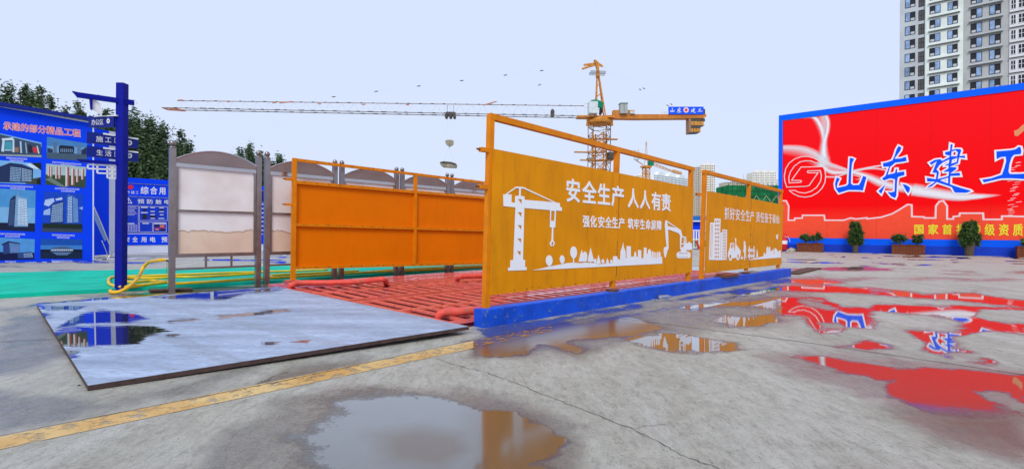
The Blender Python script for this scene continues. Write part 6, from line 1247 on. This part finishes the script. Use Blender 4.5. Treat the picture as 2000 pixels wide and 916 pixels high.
b.bar(CP.px(1293.5, 219.3), CP.px(1302, 219.3), .06); b.build('end_rail', CRANE_P, cr_)
b = MB(); b.ppx(CP, [(1302.3, 211.3), (1370, 211.3), (1370, 226), (1302.3, 226)], .56, .66); cs_ = b.build('name_sign', mat('crane_sign_blue', (.004, .09, .85), .45), cr_)
b = MB(); b.ppx(CP, [(1370.2, 215), (1374, 215), (1374, 226), (1370.2, 226)], -.4, .5); b.build('end_box', CRANE_D, cr_)
def fit(gl, x0, x1, y0, y1):
    xs = [p[0] for c in gl for p in c]; ys = [p[1] for c in gl for p in c]; ax, bx, ay, by = min(xs), max(xs), min(ys), max(ys)
    return lambda c: [(x0+(p[0]-ax)/(bx-ax)*(x1-x0), y0+(p[1]-ay)/(by-ay)*(y1-y0)) for p in c]
for gl, bx in ((SHAN, (1305, 1313.6, 214, 222)), (DONG, (1318, 1326.5, 213, 223.5)), (JIAN, (1345, 1355, 214, 223)), (GONG, (1357.8, 1367.6, 215, 221.5))):
    cut(CP, [fit(gl, *bx)(c) for c in gl], .662, .02, WHITE, 'sign_character', cs_)
b = MB(); b.ppx(CP, ell(1336, 217.8, 5.3, 5.3), .662, .68); em_ = b.build('round_logo', mat('logo_pink', (.85, .6, .62), .5), cs_)
b = MB(); b.ppx(CP, ell(1336, 217.8, 2.6, 2.6), .682, .69); b.build('logo_centre', mat('logo_red', (.75, .02, .05), .5), em_)
CW = mat('counterweight_yellow', (.55, .26, .05), .6, var=.3, scale=.8)
b = MB(); b.ppx(CP, [(1342.5, 233.5), (1346.5, 233.5), (1346.5, 260.5), (1342.5, 261.5)], -.5, .5); b.build('counterweight_frame', mat('counterweight_brown', (.35, .2, .12), .7), cr_)
for x0 in (1346.8, 1353.2, 1359.4, 1365.6):
    b = MB(); b.ppx(CP, [(x0, 239), (x0+5.6, 239), (x0+5.6, 246.5), (x0, 246.5)], -.5, .5); b.build('counterweight_block', CW, cr_)
for x0 in (1346.8, 1352, 1357, 1361): b = MB(); b.ppx(CP, [(x0, 252.5), (x0+4.2, 252.5), (x0+4.2, 259), (x0, 260)], -.5, .5); b.build('counterweight_block', CW, cr_)
b = MB(); b.ppx(CP, [(1346.6, 233.2), (1373.8, 233.2), (1373.8, 238.9), (1346.6, 238.9)], -.48, .48); b.ppx(CP, [(1346.6, 246.6), (1365, 246.6), (1365, 252.4), (1346.6, 252.4)], -.48, .48); b.ppx(CP, [(1342.5, 260), (1365, 259), (1363, 261), (1343, 262)], -.52, .52); b.ppx(CP, [(1363, 246.6), (1373.8, 246.6), (1370, 248.5), (1365.2, 249)], -.5, .5); b.build('counterweight_holder', CRANE_D, cr_)
# ------------------------------------------------------------------ second, far crane
c2 = D(1262, 330, 210); C2 = Plane(V((c2.x, c2.y, 0)), V((c2.x, c2.y, 0))+V((1, .4, 0)))
t = thing('distant_crane', C2.pt(0, 0), 'small distant tower crane with green cab behind the first orange frame', 'tower crane')
b = MB(); lattice(b, C2.pt(0, 0), V((.8, .6, 0)), V((-.6, .8, 0)), 0, C2.st(1262, 326)[1], 2.2, 2.4, .3, .18); b.build('mast', CRANE_Y, t)
b = MB(); zz = lambda x, y: C2.px(x, y); b.bar(zz(1258.5, 325), zz(1262, 276), .22); b.bar(zz(1265, 325), zz(1262.5, 276), .22); b.bar(zz(1259, 305), zz(1264, 300), .15); b.bar(zz(1259, 315), zz(1265, 312), .15); b.ball(zz(1262.3, 281), .4); b.build('tower_head', mat('far_crane_pale', (.55, .42, .25), .6), t)
b = MB(); b.box(zz(1262, 326), C2.u*1.9, C2.n*1.5, V((0, 0, .35))); b.build('slewing_deck', CRANE_Y, t)
b = MB(); b.box(zz(1271, 319), C2.u*.95, C2.n*.8, V((0, 0, 1.0))); b.build('green_cab', mat('green_tarpaulin', (.0, .23, .12), .7), t)
b = MB()
for (x0, y0, x1, y1) in ((1276, 318, 1318, 336), (1276, 323, 1318, 338), (1316, 335, 1332, 340)): b.bar(zz(x0, y0), zz(x1, y1), .3)
for k in range(7): b.bar(zz(1276+6*k, 319+2.5*k), zz(1279+6*k, 324+2.2*k), .18)
b.bar(zz(1314, 334), zz(1330, 339), 1.1); b.build('jib', mat('far_crane_orange', (.62, .35, .15), .6), t)
b = MB(); p = zz(1243, 312); b.lathe(p, [(1.0, -.2), (1.15, .1), (1.15, 4.0), (1.0, 4.4)], 12); b.build('counterweight_tank', mat('tank_pale', (.62, .68, .68), .5), t)
b = MB(); b.bar(zz(1256, 322), zz(1243, 314), .3); b.build('counter_arm', CRANE_Y, t)
print('objects', len(bpy.data.objects))
for o in bpy.data.objects:
    if '_o' in o: del o['_o']
